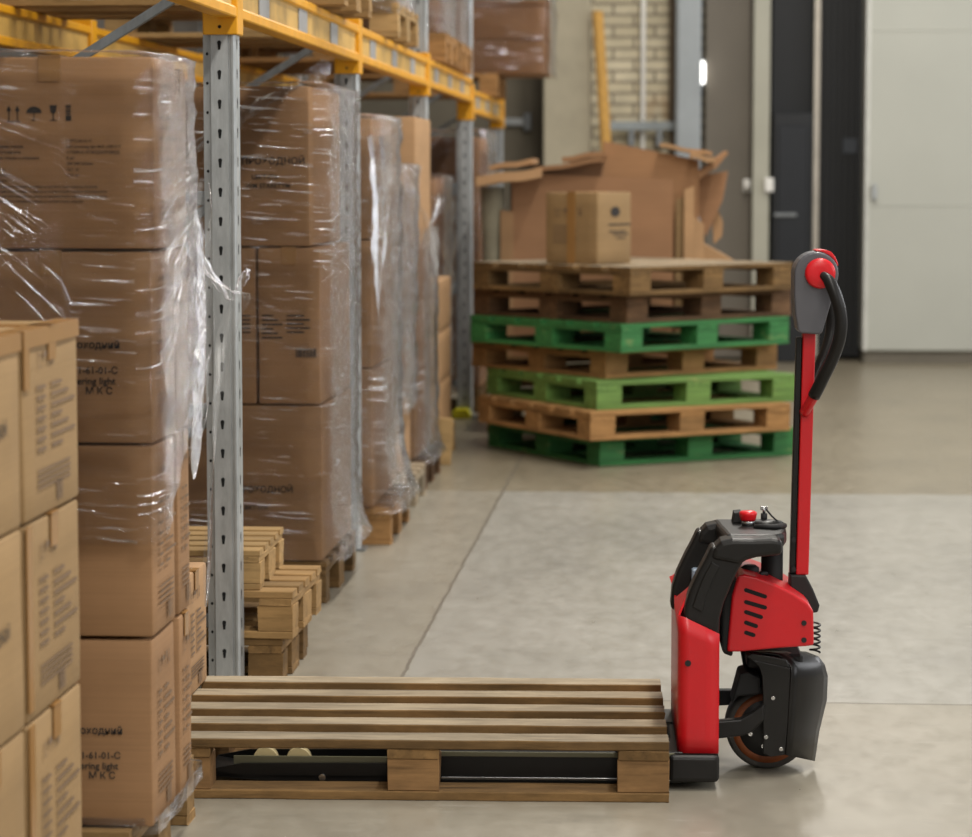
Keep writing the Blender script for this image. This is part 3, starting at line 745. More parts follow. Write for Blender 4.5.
film_ribbon('loose_tail', [(-1.06, 5.86, 1.32), (-1.0, 5.9, 1.22), (-.975, 5.9, 1.19), (-.95, 5.91, 1.235), (-.94, 5.92, 1.26)], .035, fa, seed=4, twist=1.2)
film_ribbon('loose_tail', [(-1.04, 5.82, 1.45), (-1.035, 5.84, 1.2), (-1.04, 5.84, 1.0), (-1.05, 5.84, .8)], .10, fa, seed=6, twist=.5)
fs = film_wrap('low skirt of clear film along the pallet edge of the tall brown stack', AX - .42, AX - .004, AY + .01, AY + .56, .128, .165, 'film_heavy', 3, amp=.009, cap=0, step=.016, off=.008)

# --- tan carton on the far end of the pallet in front, and the pallet itself
JR = math.radians(1.8)
jp = pallet('empty weathered pallet lifted on the red truck forks in the foreground', (-.618, 6.615, 0), JR, 1.2, .80, M['wood'], None, 5, .088, deck_mat=M['wood_top'], blk_mat=M['wood_block'], block=.12)
o = carton('tan carton standing on the far left end of the foreground pallet', -1.50, -1.215, 6.62, 6.93, .1455, .46, 'board_light', None, tape='x', tape_drop=.05, cat='box')
put_print(o, side_print(.31, .3), '+x', (.285, .31, .3), M['ink_soft'])

# --- stack of short pallets behind the nearest upright
PG = 'short pallets stacked behind the nearest upright'
for k, (lb, xr, rz, mt, bw, sz) in enumerate((('lowest of three short pallets behind the nearest upright', -1.116, 0, 'wood', .08, .96), ('middle of three short pallets behind the nearest upright, sticking out farthest', -1.078, -1.5, 'wood_new', .08, .96),
                                              ('topmost of three short pallets behind the nearest upright', -1.185, 1, 'wood_gold', .075, .80))):
    pallet(lb, (xr - .4, 7.87, k * .1388), math.radians(rz), .8, .53, M[mt], PG, 5, bw, block=.1).scale.z = sz

# --- wrapped load B
BX, BY = -1.20, 9.11
pallet('pallet with long runners under the wrapped load behind the short pallets', (-1.185 - .6, 9.54, 0), 0, 1.2, .86, M['wood'], None)
LB = [('lower', .146, .683, -1.195, -1.80), ('middle', .685, 1.221, -1.198, -1.415), ('upper', 1.223, 1.766, -1.232, -1.80)]
for nm, za, zb, xr, xl in LB:
    h = zb - za
    o = carton('brown carton in the second wrapped load, %s layer, facing the camera' % nm, xl, xr, BY, BY + .84, za, zb, 'board', 'brown cartons of the second wrapped load', tape='y' if nm == 'middle' else None, tape_drop=.06)
    w = xr - xl
    if nm == 'upper': put_print(o, [('t', w - .235, h - .265, .033, 'ПРОХОДНОЙ'), ('t', w - .2, h - .315, .022, 'LBKT-ITA'), ('t', w - .22, h - .345, .022, 'WM STARETYM')], '-y', (w, .84, h))
    elif nm == 'middle':
        els = [('ln', .015 + (i % 2) * .0, h - .235 - .015 * i, .005, .04 + .015 * (i % 3)) for i in range(6)] + [('ln', .10, h - .235 - .014 * i, .005, .06 + .02 * (i % 2)) for i in range(5)]
        put_print(o, els + [('bar', .13, h - .375, .03, .07)], '-y', (w, .84, h))
    else: put_print(o, [('t', w - .30, h - .30, .03, 'ПРОХОДНОЙ'), ('t', w - .28, h - .36, .022, 'LBKT-ITA')], '-y', (w, .84, h))
o = carton('brown carton left of the middle layer seam in the second wrapped load', -1.80, -1.419, BY, BY + .84, .685, 1.221, 'board', None, tape=None)
put_print(o, [('ln', .31, .30 - .014 * i, .005, .05) for i in range(5)], '-y', (.381, .84, .53))
for nm, za, zb in (('lower', .146, .74), ('middle', .742, 1.227), ('small upper', 1.229, 1.440), ('topmost', 1.442, 1.624)):
    o = carton('%s brown carton of the left column in the second wrapped load' % nm, -2.22, -1.805, BY + .02, BY + .6, za, zb, 'board_light' if nm in ('topmost', 'small upper') else 'board', 'left column of the second wrapped load', tape=None)
fb = film_wrap('clear film round the second load, flaring over its pallet', -2.23, BX + .012, BY - .008, BY + .86, .15, 1.772, 'film', 5, amp=.018, flare=.05, flare_h=.10, cap=.12, ang=-0.15, step=.024)
film_ribbon('gathered_film', [(-1.72, BY - .02, 1.50), (-1.55, BY - .03, 1.60), (-1.40, BY - .02, 1.70), (-1.26, BY, 1.775)], .12, fb, 'film_tail', 9, .3)
film_ribbon('gathered_film', [(-1.30, BY + .3, 1.78), (-1.27, BY + .4, 1.82), (-1.26, BY + .5, 1.85), (-1.25, BY + .53, 1.875)], .16, fb, 'film', 12, .4)

# --- load C
pallet('pallet just past the second upright, under film', (-1.12 - .6, 10.99, 0), 0, 1.2, .8, M['wood_orange'], None)
for nm, za, zb in (('lower', .146, .70), ('middle', .702, 1.21), ('upper', 1.212, 1.690)):
    carton('brown carton in the load just past the second upright, %s layer' % nm, -2.2, -1.19, 10.62, 11.38, za, zb, 'board', 'brown cartons past the second upright', tape=None)
fc = film_wrap('glossy clear film round the load just past the second upright, draped over its pallet', -2.21, -1.175, 10.60, 11.40, .13, 1.70, 'film_heavy', 8, amp=.02, flare=.075, flare_h=.13, cap=.12, sag=.025, ang=-0.20, step=.028)
film_ribbon('loose_tail', [(-1.16, 10.59, 1.62), (-1.15, 10.58, 1.4), (-1.16, 10.57, 1.1), (-1.16, 10.58, .8)], .12, fc, seed=15, twist=.6)

# --- load D
pallet('grey pallet sticking out under the tan carton midway down the row', (-1.14 - .6, 11.92, 0), 0, 1.2, .84, M['wood_top'], None)
for nm, za, zb, md in (('bottom', .146, .46, 'board_light'), ('second', .462, .80, 'board'), ('third', .802, 1.16, 'board'), ('top', 1.162, 1.5, 'board')):
    carton('carton of the load midway down the row, %s layer%s' % (nm, ', bare tan side' if nm == 'bottom' else ' in film'), -2.2, -1.205, 11.53, 12.32, za, zb, md, 'cartons midway down the row', tape=None)
film_wrap('bulging clear film over the upper cartons midway down the row', -2.21, -1.19, 11.52, 12.33, .44, 1.51, 'film_heavy', 11, amp=.02, sag=.02, cap=.1, ang=0.12, step=.03)

# --- load E
pallet('dark pallet under the film wrapped load before the middle upright', (-1.15 - .6, 12.86, 0), 0, 1.2, .8, M['wood_dark'], None)
for nm, za, zb in (('lower', .146, .55), ('middle', .552, 1.14), ('upper', 1.142, 1.735)):
    carton('tan brown carton before the middle upright, %s layer' % nm, -2.2, -1.195, 12.46, 13.24, za, zb, 'board_light' if nm == 'upper' else 'board', 'cartons before the middle upright', tape='y', tape_drop=.2)
fe = film_wrap('clear film with a knotted tail round the cartons before the middle upright', -2.21, -1.18, 12.45, 13.25, .12, 1.22, 'film_heavy', 14, amp=.014, flare=.04, flare_h=.08, cap=0, ang=0.15, step=.03)
film_ribbon('loose_tail', [(-1.26, 12.44, 1.34), (-1.22, 12.42, 1.40), (-1.17, 12.42, 1.32), (-1.13, 12.42, 1.22), (-1.12, 12.42, 1.12), (-1.09, 12.42, 1.0)], .10, fe, seed=17, twist=1.4)
film_ribbon('loose_tail', [(-1.08, 12.42, 1.36), (-1.10, 12.42, 1.28), (-1.13, 12.42, 1.22), (-1.17, 12.42, 1.12)], .07, fe, seed=19, twist=.8)

# --- loads F, G, H
pallet('pale pallet past the middle upright under tan cartons', (-1.17 - .6, 14.0, 0), 0, 1.2, .8, M['wood_gold'], None)
for nm, za, zb in (('bottom', .146, .40), ('second', .402, .66), ('top', .662, .93)):
    carton('tan carton past the middle upright, %s of its stack' % nm, -2.2, -1.19, 13.65, 14.4, za, zb, 'board_light', 'tan cartons past the middle upright', tape=None)
o = MB().box(-.035, .035, -.012, .012, 0, .24, .004).build('loose_board', M['wood_gold'], None, (-1.16, 13.57, 0), (math.radians(-4), math.radians(3), 0))
tag(o, 'short pale board leaning upright at the pallet corner past the middle upright', 'board')
pallet('pallet hidden low behind the tan cartons near the fourth upright', (-1.3 - .6, 15.2, 0), 0, 1.2, .8, M['wood'], None)
for nm, za, zb in (('lower', .146, .75), ('upper', .752, 1.45)):
    carton('reddish carton in film near the fourth upright, %s of two' % nm, -2.3, -1.32, 14.85, 15.6, za, zb, 'board_red', 'reddish cartons near the fourth upright', tape=None)
film_wrap('clear film round the reddish cartons near the fourth upright', -2.31, -1.305, 14.84, 15.61, .2, 1.46, 'film', 26, amp=.03, cap=.1, step=.04)
pallet('pallet behind the fourth upright, low in the shade', (-1.2 - .6, 17.0, 0), 0, 1.2, .8, M['wood'], None)
for nm, za, zb in (('bottom', .146, .6), ('middle', .602, 1.1), ('top', 1.102, 1.70)):
    carton('brown carton behind the fourth upright, %s layer' % nm, -2.3, -1.20, 16.65, 17.35, za, zb, 'board_red', 'brown cartons behind the fourth upright', tape=None)
film_wrap('clear film round the cartons behind the fourth upright, rounded at the top', -2.31, -1.17, 16.64, 17.36, .2, 1.74, 'film_heavy', 27, amp=.03, cap=.25, step=.04)

# ------------------------------------------------------------------ pallet stack in the aisle
SG = 'pallets of the tall stack'
def spin(a, b, cx, cy, th):
    """centre of an a x b pallet whose near corner is (cx, cy), turned th degrees."""
    t = math.radians(th); return (cx + a / 2 * math.cos(t) - b / 2 * math.sin(t), cy + a / 2 * math.sin(t) + b / 2 * math.cos(t))
ST = [(-.369, 13.56, 32, 'green', 'lowest green pallet of the tall stack, standing on the floor'),
      (-.412, 13.40, 32, 'wood_orange', 'brown pallet lying on the lowest green pallet'),
      (-.383, 13.52, 31.5, 'green_pale', 'pale yellow green pallet in the middle of the tall stack'),
      (-.345, 13.72, 40, 'wood_orange', 'brown pallet between the pale green and the upper green pallet'),
      (-.262, 13.55, 43.5, 'green', 'upper bright green pallet of the tall stack'),
      (-.235, 13.62, 44.5, 'wood_dark', 'dark brown pallet lying on the upper green pallet'),
      (-.218, 13.52, 45.5, 'wood', 'topmost pallet of the tall stack, carrying the small carton')]
for k, (cx, cy, th, mt, lb) in enumerate(ST):
    a = b = 1.17 if k == 3 else 1.2
    x, y = spin(a, b, cx, cy, th)
    pt = pallet(lb, (x, y, k * .1437), math.radians(th), a, b, M[mt], SG, 6, .16, block=.145, perimeter=True, edge_row=.13, deck_mat=M['wood_top'] if k == 6 else M[mt]); pt.scale.z = .997
zt = 7 * .1437 + .0005
o = carton('small tan carton with an oval mark on top of the pallet stack', -.155, .155, -.165, .165, 0, .372, 'board_tan', None, tape='x', tape_w=.05, tape_drop=.37)
o.location = (-.448, 14.10, zt); o.rotation_euler = (0, 0, math.radians(57))
put_print(o, [('oval', .16, .27, .042), ('ln', .10, .20, .008, .2), ('ln', .1, .165, .007, .16), ('ln', .14, .15, .007, .14), ('ln', .17, .13, .006, .08)], '-y', (.31, .33, .372), M['ink'])
me = print_mesh(SYM(.06, .25, .04) + [('ln', .05, .19 - .02 * i, .006, .1 + .05 * (i % 2)) for i in range(5)], M['ink_soft'])
link('printed_text', me, o, (-.1562, .165, 0), (0, 0, -PI / 2))

# ------------------------------------------------------------------ flattened cardboard behind the stack
for k in range(3):
    pallet(('bottom', 'middle', 'upper')[k] + ' pallet under the heap of flattened cardboard', (-.42, 15.73, k * .146), math.radians(2 * k - 2), 1.25, .95, M['wood'], 'pallets under the cardboard heap')
ZB = 3 * .146 + .001
def sheet(label, p, th, mat, Y0, rz=0, tilt=0, name='cardboard_sheet', bend=0):
    """flat piece of cardboard cut to outline p (metres, x and height), standing at Y0; tilt leans it back."""
    x0 = sum(q[0] for q in p) / len(p); z0 = min(q[1] for q in p)
    m = MB().prism([(a - x0, b - z0) for a, b in p], -th / 2, th / 2, 'y')
    if bend:
        bmesh.ops.triangulate(m.bm, faces=[f for f in m.bm.faces if len(f.verts) > 4])
        bmesh.ops.subdivide_edges(m.bm, edges=m.bm.edges[:], cuts=3)
        for v in m.bm.verts: v.co.y += bend * math.sin(v.co.x * 3 + v.co.z * 2)
    o = m.build(name, M[mat], None, (x0, Y0, z0), (-tilt, 0, rz))
    return tag(o, label, 'cardboard', 'flattened cardboard behind the pallet stack')
def px(pts, Y): return [at(a, b, Y) for a, b in pts]
def rectpx(x0, x1, ytop_l, ytop_r, Y, zb=ZB):
    a = at(x0, ytop_l, Y); b = at(x1, ytop_r, Y); return [(a[0], zb), (b[0], zb), b, a]
sheet('wide brown cardboard sheet standing right behind the small carton', rectpx(512, 673, 173, 180, 15.30), .012, 'board_red', 15.31)
sheet('tall light brown cardboard sheet behind the wide one, highest of the heap', rectpx(603, 699, 141, 160, 15.38), .012, 'board_mid', 15.39)
sheet('narrow tan cardboard strip standing at the left end of the heap', rectpx(500, 513, 210, 212, 15.26), .02, 'board_light', 15.31)
sheet('cardboard sheet edge standing third from the right end of the heap', rectpx(676, 686, 200, 196, 15.32), .014, 'board_tan', 15.33, .12)
sheet('cardboard sheet edge standing second from the right end of the heap', rectpx(684, 694, 190, 186, 15.36), .012, 'board_light', 15.30, .2)
sheet('pale cardboard sheet edge standing low at the right end of the heap', rectpx(692, 704, 216, 224, 15.34), .012, 'board_light', 15.36, .25)
P = px([(692, 176), (727, 171), (722, 200), (706, 236), (698, 214)], 15.5)
sheet('dark brown cardboard flap hanging at the right end of the heap', P, .014, 'board_red', 15.52, -.25, .05, bend=.02)
P = px([(688, 178), (726, 151), (728, 153), (715, 168), (690, 184)], 15.45)
sheet('thin cardboard flap pointing up to the right', P, .05, 'board_mid', 15.44, .3, 0)
P = px([(712, 222), (718, 210), (723, 222), (722, 236), (714, 244)], 15.6)
sheet('crumpled pale scrap of cardboard at the far right of the heap', P, .05, 'board_light', 15.62, 0, 0, bend=.02)
P = px([(700, 262), (704, 244), (722, 254), (735, 262)], 15.5)
sheet('pale wedge of cardboard low at the right foot of the heap', P, .3, 'board_light', 15.62, 0, 0)
# flat pieces lying on top of the heap
def slab(label, x0, x1, yl, yr, Y0, Y1, th, mat, dz=0):
    a = at(x0, yl, Y0); b = at(x1, yr, Y0)
    m = MB(); D = Y1 - Y0; L = b[0] - a[0]; s = (b[1] - a[1])
    n = 8; T = []; 
    poly = [(L * i / n, s * i / n + .004 * math.sin(i * 1.1 + x0)) for i in range(n + 1)]
    poly += [(u, v - th) for u, v in poly[::-1]]
    m.prism(poly, 0, D, 'y')
    o = m.build('cardboard_sheet', M[mat], None, (a[0], Y0, a[1]), (0, 0, 0))
    return tag(o, label, 'cardboard', 'flattened cardboard behind the pallet stack')
sheet('folded brown cardboard block holding up the flat sheets at the left of the heap', rectpx(512, 603, 173, 159, 15.55), .26, 'board_red', 15.52)
slab('light flat cardboard sheet sticking out at the left end of the heap', 476, 541, 176, 168, 15.1, 15.9, .055, 'board_light')
slab('thick flat cardboard sheet lying on top of the heap at left', 489, 532, 165, 159, 15.2, 15.9, .03, 'board_light')
slab('flat cardboard sheet with a dark underside lying on the heap, left of the plank', 535, 604, 168, 157, 15.2, 15.9, .025, 'board_mid')
slab('crooked brown cardboard sheet lying highest beside the plank', 562, 606, 157, 150, 15.2, 15.8, .03, 'board_mid')
slab('curled pale cardboard lying on the tall sheet at right', 660, 712, 143, 152, 15.3, 15.8, .022, 'board_light')
slab('short pale curled cardboard end at the upper right of the heap', 690, 715, 152, 158, 15.25, 15.6, .03, 'board_light')
a = at(491, 187, 15.28)
t = thing('rolled_sheet', 'olive grey rolled sheet standing upright at the left end of the heap', 'roll', (a[0], 15.36, ZB))
h = a[1] - ZB
MB().tube([(0, 0, 0), (0, 0, h * .35), (0, 0, h * .7), (0, 0, h)], [.05, .048, .055, .068], 18).build('roll', simple('olive grey cloth', '8d8772', .9, var=.2), t)
MB().tube([(0, 0, h * .36), (0, 0, h * .40)], .051, 18).build('band', M['paper'], t)
# ------------------------------------------------------------------ powered pallet truck
JY = 6.63
jk = thing('pallet_truck', 'red and black powered pallet truck with its forks under the weathered pallet', 'pallet truck', (0, JY, 0), JR)
cJ, sJ = math.cos(JR), math.sin(JR)
def loc_(v):
    x, y = v.x, v.y - JY; return Vector((x * cJ + y * sJ, -x * sJ + y * cJ, v.z))
EYE = loc_(Vector((0, 0, HC)))
def jl(px, py, ly):
    d = ray(px, py); d = Vector((d.x * cJ + d.y * sJ, -d.x * sJ + d.y * cJ, d.z))
    q = EYE + d * ((ly - EYE.y) / d.y); return (q.x, q.z)
def jp(pts, ly): return [jl(a, b, ly) for a, b in pts]
NEAR = -.262
# forks
for sgn, nm in ((-1, 'near'), (1, 'far')):
    ya, yb = sorted((sgn * .095, sgn * .262))
    m = MB()
    m.prism([(-.58, .092), (.02, .092), (.02, .084), (-.58, .084)], ya, yb, 'y', .002, 1)
    for y0 in (ya, yb - .008): m.prism([(-1.12, .040), (-1.04, .056), (-.60, .060), (-.57, .090), (.02, .090), (.02, .018), (-.86, .012), (-.98, .014), (-1.1, .024)], y0, y0 + .008, 'y')
    m.prism([(-1.125, .024), (-1.04, .022), (-.57, .022), (-.57, .028), (-1.04, .028), (-1.12, .040)], ya, yb, 'y')
    fk = m.build('fork', M['black'], jk)
    MB().box(-.56, .0, ya - .0035, ya - .001, .022, .028, .001).build('lower_edge_highlight', M['steel'], fk)  # bright strip painting the highlight along the fork's lower edge
    MB().box(-.56, .0, ya - .0035, ya - .001, .078, .090, .001).build('top_edge_highlight', M['olive'], fk)  # olive strip painting the highlight on the top plate's edge
    for x in (-.985, -.905): MB().cyl((x, ya + .020, .060), (x, ya + .052, .060), .030, 22).build('load_roller', M['cream'], fk)
    MB().cyl((-.845, ya - .006, .024), (-.845, ya, .024), .0085, 14).build('axle_bolt', M['steel'], fk)
    MB().box(-1.06, -.57, ya + .010, ya + .016, .050, .072).build('fork_inner_plate', M['olive'], fk)
# chassis foot
MB().box(-.016, .106, -.275, .275, .020, .088, .012, 3).build('chassis', M['black'], jk)
# red battery cover: bent sheet, plan path with a top line
path = []
xr = jl(719, 700, NEAR)[0]; ztn = jl(677, 617, NEAR)[1]; ztr = jl(719, 634, NEAR)[1]; zb = .090
path += [(xr, NEAR), (xr * .66, NEAR), (xr * .33, NEAR)]
R_ = .022
for k in range(5):
    a = -PI / 2 - k * PI / 8; path.append((.008 + R_ + R_ * math.cos(a), NEAR + R_ + R_ * math.sin(a)))
far = [(x, -y) for x, y in path[::-1]]
full = path + far
V = []; Pn = []
for x, y in full:
    f = max(0, min(1, (x - .02) / (xr - .02))); zt_ = ztn + (ztr - ztn) * f if y < 0 else ztn + .012
    for k in range(9): V.append((x, y, zb + (zt_ - zb) * k / 8))
for i in range(len(full) - 1):
    for k in range(8): Pn.append((i * 9 + k, i * 9 + 9 + k, i * 9 + 10 + k, i * 9 + k + 1))
cv = MB().faces(V, Pn, True).build('battery_cover', M['red'], jk); solidify(cv, .005)
MB().cyl((jl(688, 663, NEAR)[0], NEAR - .006, jl(688, 663, NEAR)[1]), (jl(688, 663, NEAR)[0], NEAR, jl(688, 663, NEAR)[1]), .0075, 14).build('cover_bolt', M['black_matte'], cv)
# slanted red flaps and the dark cavity behind the top edge
A_, B_, C_ = jl(670, 578, .24), jl(692, 565, .20), jl(674, 590, .10)
fl = MB().faces([(A_[0], .25, A_[1]), (B_[0], .20, B_[1]), (C_[0], .08, C_[1])], [(0, 1, 2)])
solidify(fl.build('top_flap', M['red'], jk), .005); fl = MB()
D_, E_, F_ = jl(679, 615, NEAR + .02), jl(692, 585, -.16), jl(675, 599, -.06)
fl.faces([(D_[0], NEAR + .02, D_[1]), (E_[0], -.16, E_[1]), (F_[0], -.06, F_[1])], [(0, 1, 2)])
solidify(fl.build('top_flap', M['red'], jk), .005)
MB().box(.028, .100, -.19, .21, .10, .415, .008).build('battery_box', M['grey_plastic'], jk)
x, z = jl(696, 571, .05)
MB().box(x - .012, x + .014, -.0, .10, z - .05, z + .012, .004).build('battery_plug', simple('pale blue plug', '8f9fb0', .4), jk)
# arch frame: two legs and a cap
def leg_strip(ly0, ly1, dx=0):
    L = [(683, 628), (685, 606), (690, 590), (698, 573), (706, 558), (712, 545)]; Rr = [(719, 640), (720, 618), (724, 603), (731, 586), (739, 569), (745, 560)]
    pts = jp(L, -.25) + jp(Rr[::-1], -.25)
    return [(a + dx, b) for a, b in pts]
g = leg_strip(0, 0)
bevel(MB().prism(g, -.252, -.17, 'y').build('arch_leg', M['black_plastic'], jk), .010, 3)
i_ = jp([(692, 607), (697, 592), (704, 575), (712, 561), (720, 566), (713, 580), (706, 597), (702, 612)], -.25)
bevel(MB().prism(i_, -.256, -.25, 'y').build('leg_inset', M['black'], jk), .003)
bevel(MB().prism([(a - .022, b) for a, b in g], .03, .105, 'y').build('arch_leg', M['black_plastic'], jk), .010, 3)
xs0 = jl(783, 531, -.05)[0]
ct = jp([(709, 556), (713, 545), (720, 538), (731, 535.5), (752, 536), (770, 535), (781, 537), (781, 552), (768, 553), (755, 554.5), (746, 557), (738, 562)], -.20)
# cap: near and far shoulders bridged over the mast
m = MB()
sec = [(-.255, 0), (-.18, .012), (-.06, .018), (.06, .018), (.18, .012), (.255, 0)]
rings = []
bevel(MB().prism(ct, -.258, -.165, 'y').build('arch_cap', M['black_plastic'], jk), .012, 3)
bevel(MB().prism([(a - .022, b) for a, b in ct], .025, .11, 'y').build('arch_cap', M['black_plastic'], jk), .012, 3)
zc1 = jl(752, 535.5, -.20)[1]; zc0 = zc1 - .036; x0c = jl(724, 536, -.1)[0]; x1c = jl(785, 536, -.05)[0]
pl = [(x0c + .0, -.20), (x1c - .04, -.20), (x1c - .01, -.16), (x1c, -.10), (x1c + .004, -.03), (x1c - .002, .03), (x1c - .02, .07), (x1c - .06, .10), (x0c - .02, .10)]
bevel(MB().prism(pl, zc0, zc1 + .002, 'z').build('top_bridge', M['black_plastic'], jk), .012, 3)
# mast
xm = jl(772, 560, 0)[0]
zb_ = jl(772, 590, 0)[1]
MB().cyl((xm, 0, .36), (xm, 0, zc0 + .01), .027, 28).build('lift_mast', M['black_matte'], jk)
# controls on the bridge
zt = zc1 + .004
xb = jl(748, 524, -.03)[0]
e = MB().tube([(xb, -.03, zt - .002), (xb, -.03, zt + .012)], .016, 20).build('button_neck', M['steel'], jk)
MB().lathe([(.017, zt + .010), (.019, zt + .014), (.022, zt + .026), (.0215, zt + .031), (.017, zt + .034), (.003, zt + .035)], (xb, -.03, 0), 'z', 30).build('emergency_button', M['red_plastic'], jk)
xk = jl(738, 526, .05)[0]
MB().prism([(xk - .016, zt - .002), (xk - .012, zt + .024), (xk + .006, zt + .026), (xk + .010, zt - .002)], .01, .07, 'y', .003).build('switch_block', M['black_matte'], jk)
xk = jl(764, 520, .02)[0]
k = MB().cyl((xk, .02, zt), (xk, .02, zt + .022), .008, 14).build('key_switch', M['black_matte'], jk)
MB().cyl((xk, .02, zt + .022), (xk, .02, zt + .036), .004, 10).box(xk - .009, xk + .009, .018, .022, zt + .030, zt + .040, .001).build('key', M['steel'], k)
MB().tube([(xk + .004, .0, zt + .034), (xk + .018, -.01, zt + .018), (xk + .034, -.01, zt + .004), (xk + .046, -.01, zt + .002)], .0022, 8).build('key_cord', M['black_matte'], k)
MB().tube([(xk - .03, -.08, zt), (xk + .02, -.10, zt + .004), (xk + .045, -.06, zt + .002)], .007, 10).build('cable', M['black_matte'], jk)
MB().lathe([(.045, zt - .001), (.045, zt + .005), (.02, zt + .008)], (jl(764, 530, 0)[0], 0, 0), 'z', 30).build('cap_plate', M['black_plastic'], jk)
# motor hood with slots
HN = -.165
hp = [(727, 652), (728, 640), (732, 596), (738, 576), (744, 574.5), (756, 577), (774, 583.5), (794, 594), (808, 603.5), (813.5, 611), (814, 645.5), (806, 646.5), (776, 648.5), (740, 652)]
hd = bevel(MB().prism(jp(hp, HN), HN, .165, 'y').build('motor_hood', M['red'], jk), .006, 3)
sl_ = [((744, 590), (767, 596.5)), ((744, 602), (767, 607.5)), ((744, 612), (763, 617)), ((744, 622.5), (758, 626)), ((744, 632.5), (755.5, 635))]
m = MB()
for (a, b) in sl_:
    p, q = Vector(jl(a[0] + 2, a[1], HN)), Vector(jl(b[0] - 2, b[1], HN)); r = .0050
    d = (q - p).normalized(); n_ = Vector((-d.y, d.x)); pts = []
    for k in range(7): an = PI / 2 + PI * k / 6; pts.append(p + (d * math.cos(an) + n_ * math.sin(an)) * r)
    for k in range(7): an = -PI / 2 + PI * k / 6; pts.append(q + (d * math.cos(an) + n_ * math.sin(an)) * r)
    m.faces([(v.x, HN - .0009, v.y) for v in pts], [tuple(range(len(pts)))])
m.build('vent_slots', M['hole'], hd)
for a in ((804, 623), (804, 640)):
    x, z = jl(a[0], a[1], HN); MB().lathe([(.006, HN - .004), (.0065, HN - .002), (.0065, HN)], (x, 0, z), 'y', 14).build('hood_bolt', M['black_matte'], hd)
bk = jp([(721, 648), (722, 600), (728, 580), (740, 576), (735, 600), (732, 655), (724, 652)], -.12)
bevel(MB().prism(bk, -.15, .15, 'y').build('hood_back', M['black_matte'], jk), .006)
# hydraulic bits between hood and mast
x, z = jl(750, 569, -.05)
MB().lathe([(.020, z - .02), (.022, z - .006), (.022, z + .004), (.014, z + .010)], (x, -.05, 0), 'z', 20).build('filler_cap', M['black_matte'], jk)
x, z = jl(759, 573, -.05); MB().tube([(x - .01, -.08, z - .02), (x + .004, -.08, z + .004), (x + .016, -.06, z + .0), (x + .02, -.03, z - .03)], .006, 10).build('hydraulic_hose', M['black_matte'], jk)
# spring at the right of the hood
m = []
x, z0 = jl(813.5, 646, 0); z1 = jl(813.5, 616, 0)[1]
for i in range(97):
    a = i / 96; th = a * 2 * PI * 5.5; m.append((x - .004 + .012 * math.cos(th), -.09 + .012 * math.sin(th), z0 + (z1 - z0) * a))
MB().tube(m, .0026, 8).build('coil_spring', M['black'], jk)
# tiller
br = jp([(790, 575), (806, 575.5), (813, 589), (819.5, 605), (818, 612), (812, 613), (806, 602), (790, 592)], -.03)
bevel(MB().prism(br, -.035, .035, 'y').build('tiller_bracket', M['black_matte'], jk), .004)
b0, b1 = jl(802.3, 575, -.022), jl(802.3 + 7.2, 331, -.022); bl = jl(796, 575, -.022)[0]
TW = .031
m = MB().faces([(b0[0] - TW / 2, -.022, b0[1]), (b0[0] + TW / 2, -.022, b0[1]), (b0[0] + TW / 2, .022, b0[1]), (b0[0] - TW / 2, .022, b0[1]),
                (b1[0] - TW / 2, -.022, b1[1]), (b1[0] + TW / 2, -.022, b1[1]), (b1[0] + TW / 2, .022, b1[1]), (b1[0] - TW / 2, .022, b1[1])],
               [(0, 1, 2, 3), (4, 7, 6, 5), (0, 4, 5, 1), (1, 5, 6, 2), (2, 6, 7, 3), (3, 7, 4, 0)])
ts = bevel(m.build('tiller_shaft', M['red'], jk), .003)
sp = Vector((b1[0] - b0[0], 0, b1[1] - b0[1])).normalized()
q0 = Vector((b0[0] - TW / 2 - .008, 0, b0[1] + .002)); 
MB().bar(q0, q0 + sp * ((b1[1] - b0[1]) * .97), .03, .014).build('shaft_shade_bar', M['black'], jk)  # black bar standing in for the shaded left face of the shaft
for yy in (540, 569):
    x, z = jl(792, yy, -.02); MB().cyl((x + .004, -.026, z), (x + .004, .026, z), .006, 12).build('shade_bar_bolt', M['black_matte'], jk)
# control head
HNR = -.055
hh = []
cx_, cz_ = jl(816.5, 274, HNR); rh = 22 / 2700 * 6.57
for k in range(15):
    a = math.radians(-15 + 195 * k / 14); hh.append((cx_ + rh * math.cos(a), cz_ + rh * math.sin(a)))
hh += jp([(794.2, 296), (795.5, 316), (798, 331), (801, 333.5), (820, 334.5), (822.5, 332), (829, 310)], HNR)
ch = bevel(MB().prism(hh, -.055, .055, 'y').build('control_head', M['grey_plastic'], jk), .007, 3)
cxd, czd = jl(820.5, 273.5, HNR - .012)
hb = MB().lathe([(.037, HNR + .002), (.037, HNR - .006), (.0345, HNR - .011), (.030, HNR - .013), (.014, HNR - .0135), (.004, HNR - .0135)], (cxd, 0, czd), 'y', 36)
MB().lathe([(.037, .053), (.037, .061), (.034, .069), (.004, .077)], (cxd, 0, czd), 'y', 36).build('hub_disc', M['red_plastic'], ch)
hb.build('hub_disc', M['red_plastic'], ch)
m = MB(); ccx, ccz = cx_, cz_
arc = []
for k in range(9):
    a = math.radians(92 - 72 * k / 8); arc.append((ccx + (rh + .001) * math.cos(a), ccz + (rh + .001) * math.sin(a)))
for k in range(9):
    a = math.radians(20 + 72 * k / 8); arc.append((ccx + (rh + .011 - .007 * abs(k - 4) / 4) * math.cos(a), ccz + (rh + .011 - .007 * abs(k - 4) / 4) * math.sin(a)))
bevel(MB().prism(arc, -.04, .04, 'y').build('reverse_button', M['red_plastic'], ch), .003)
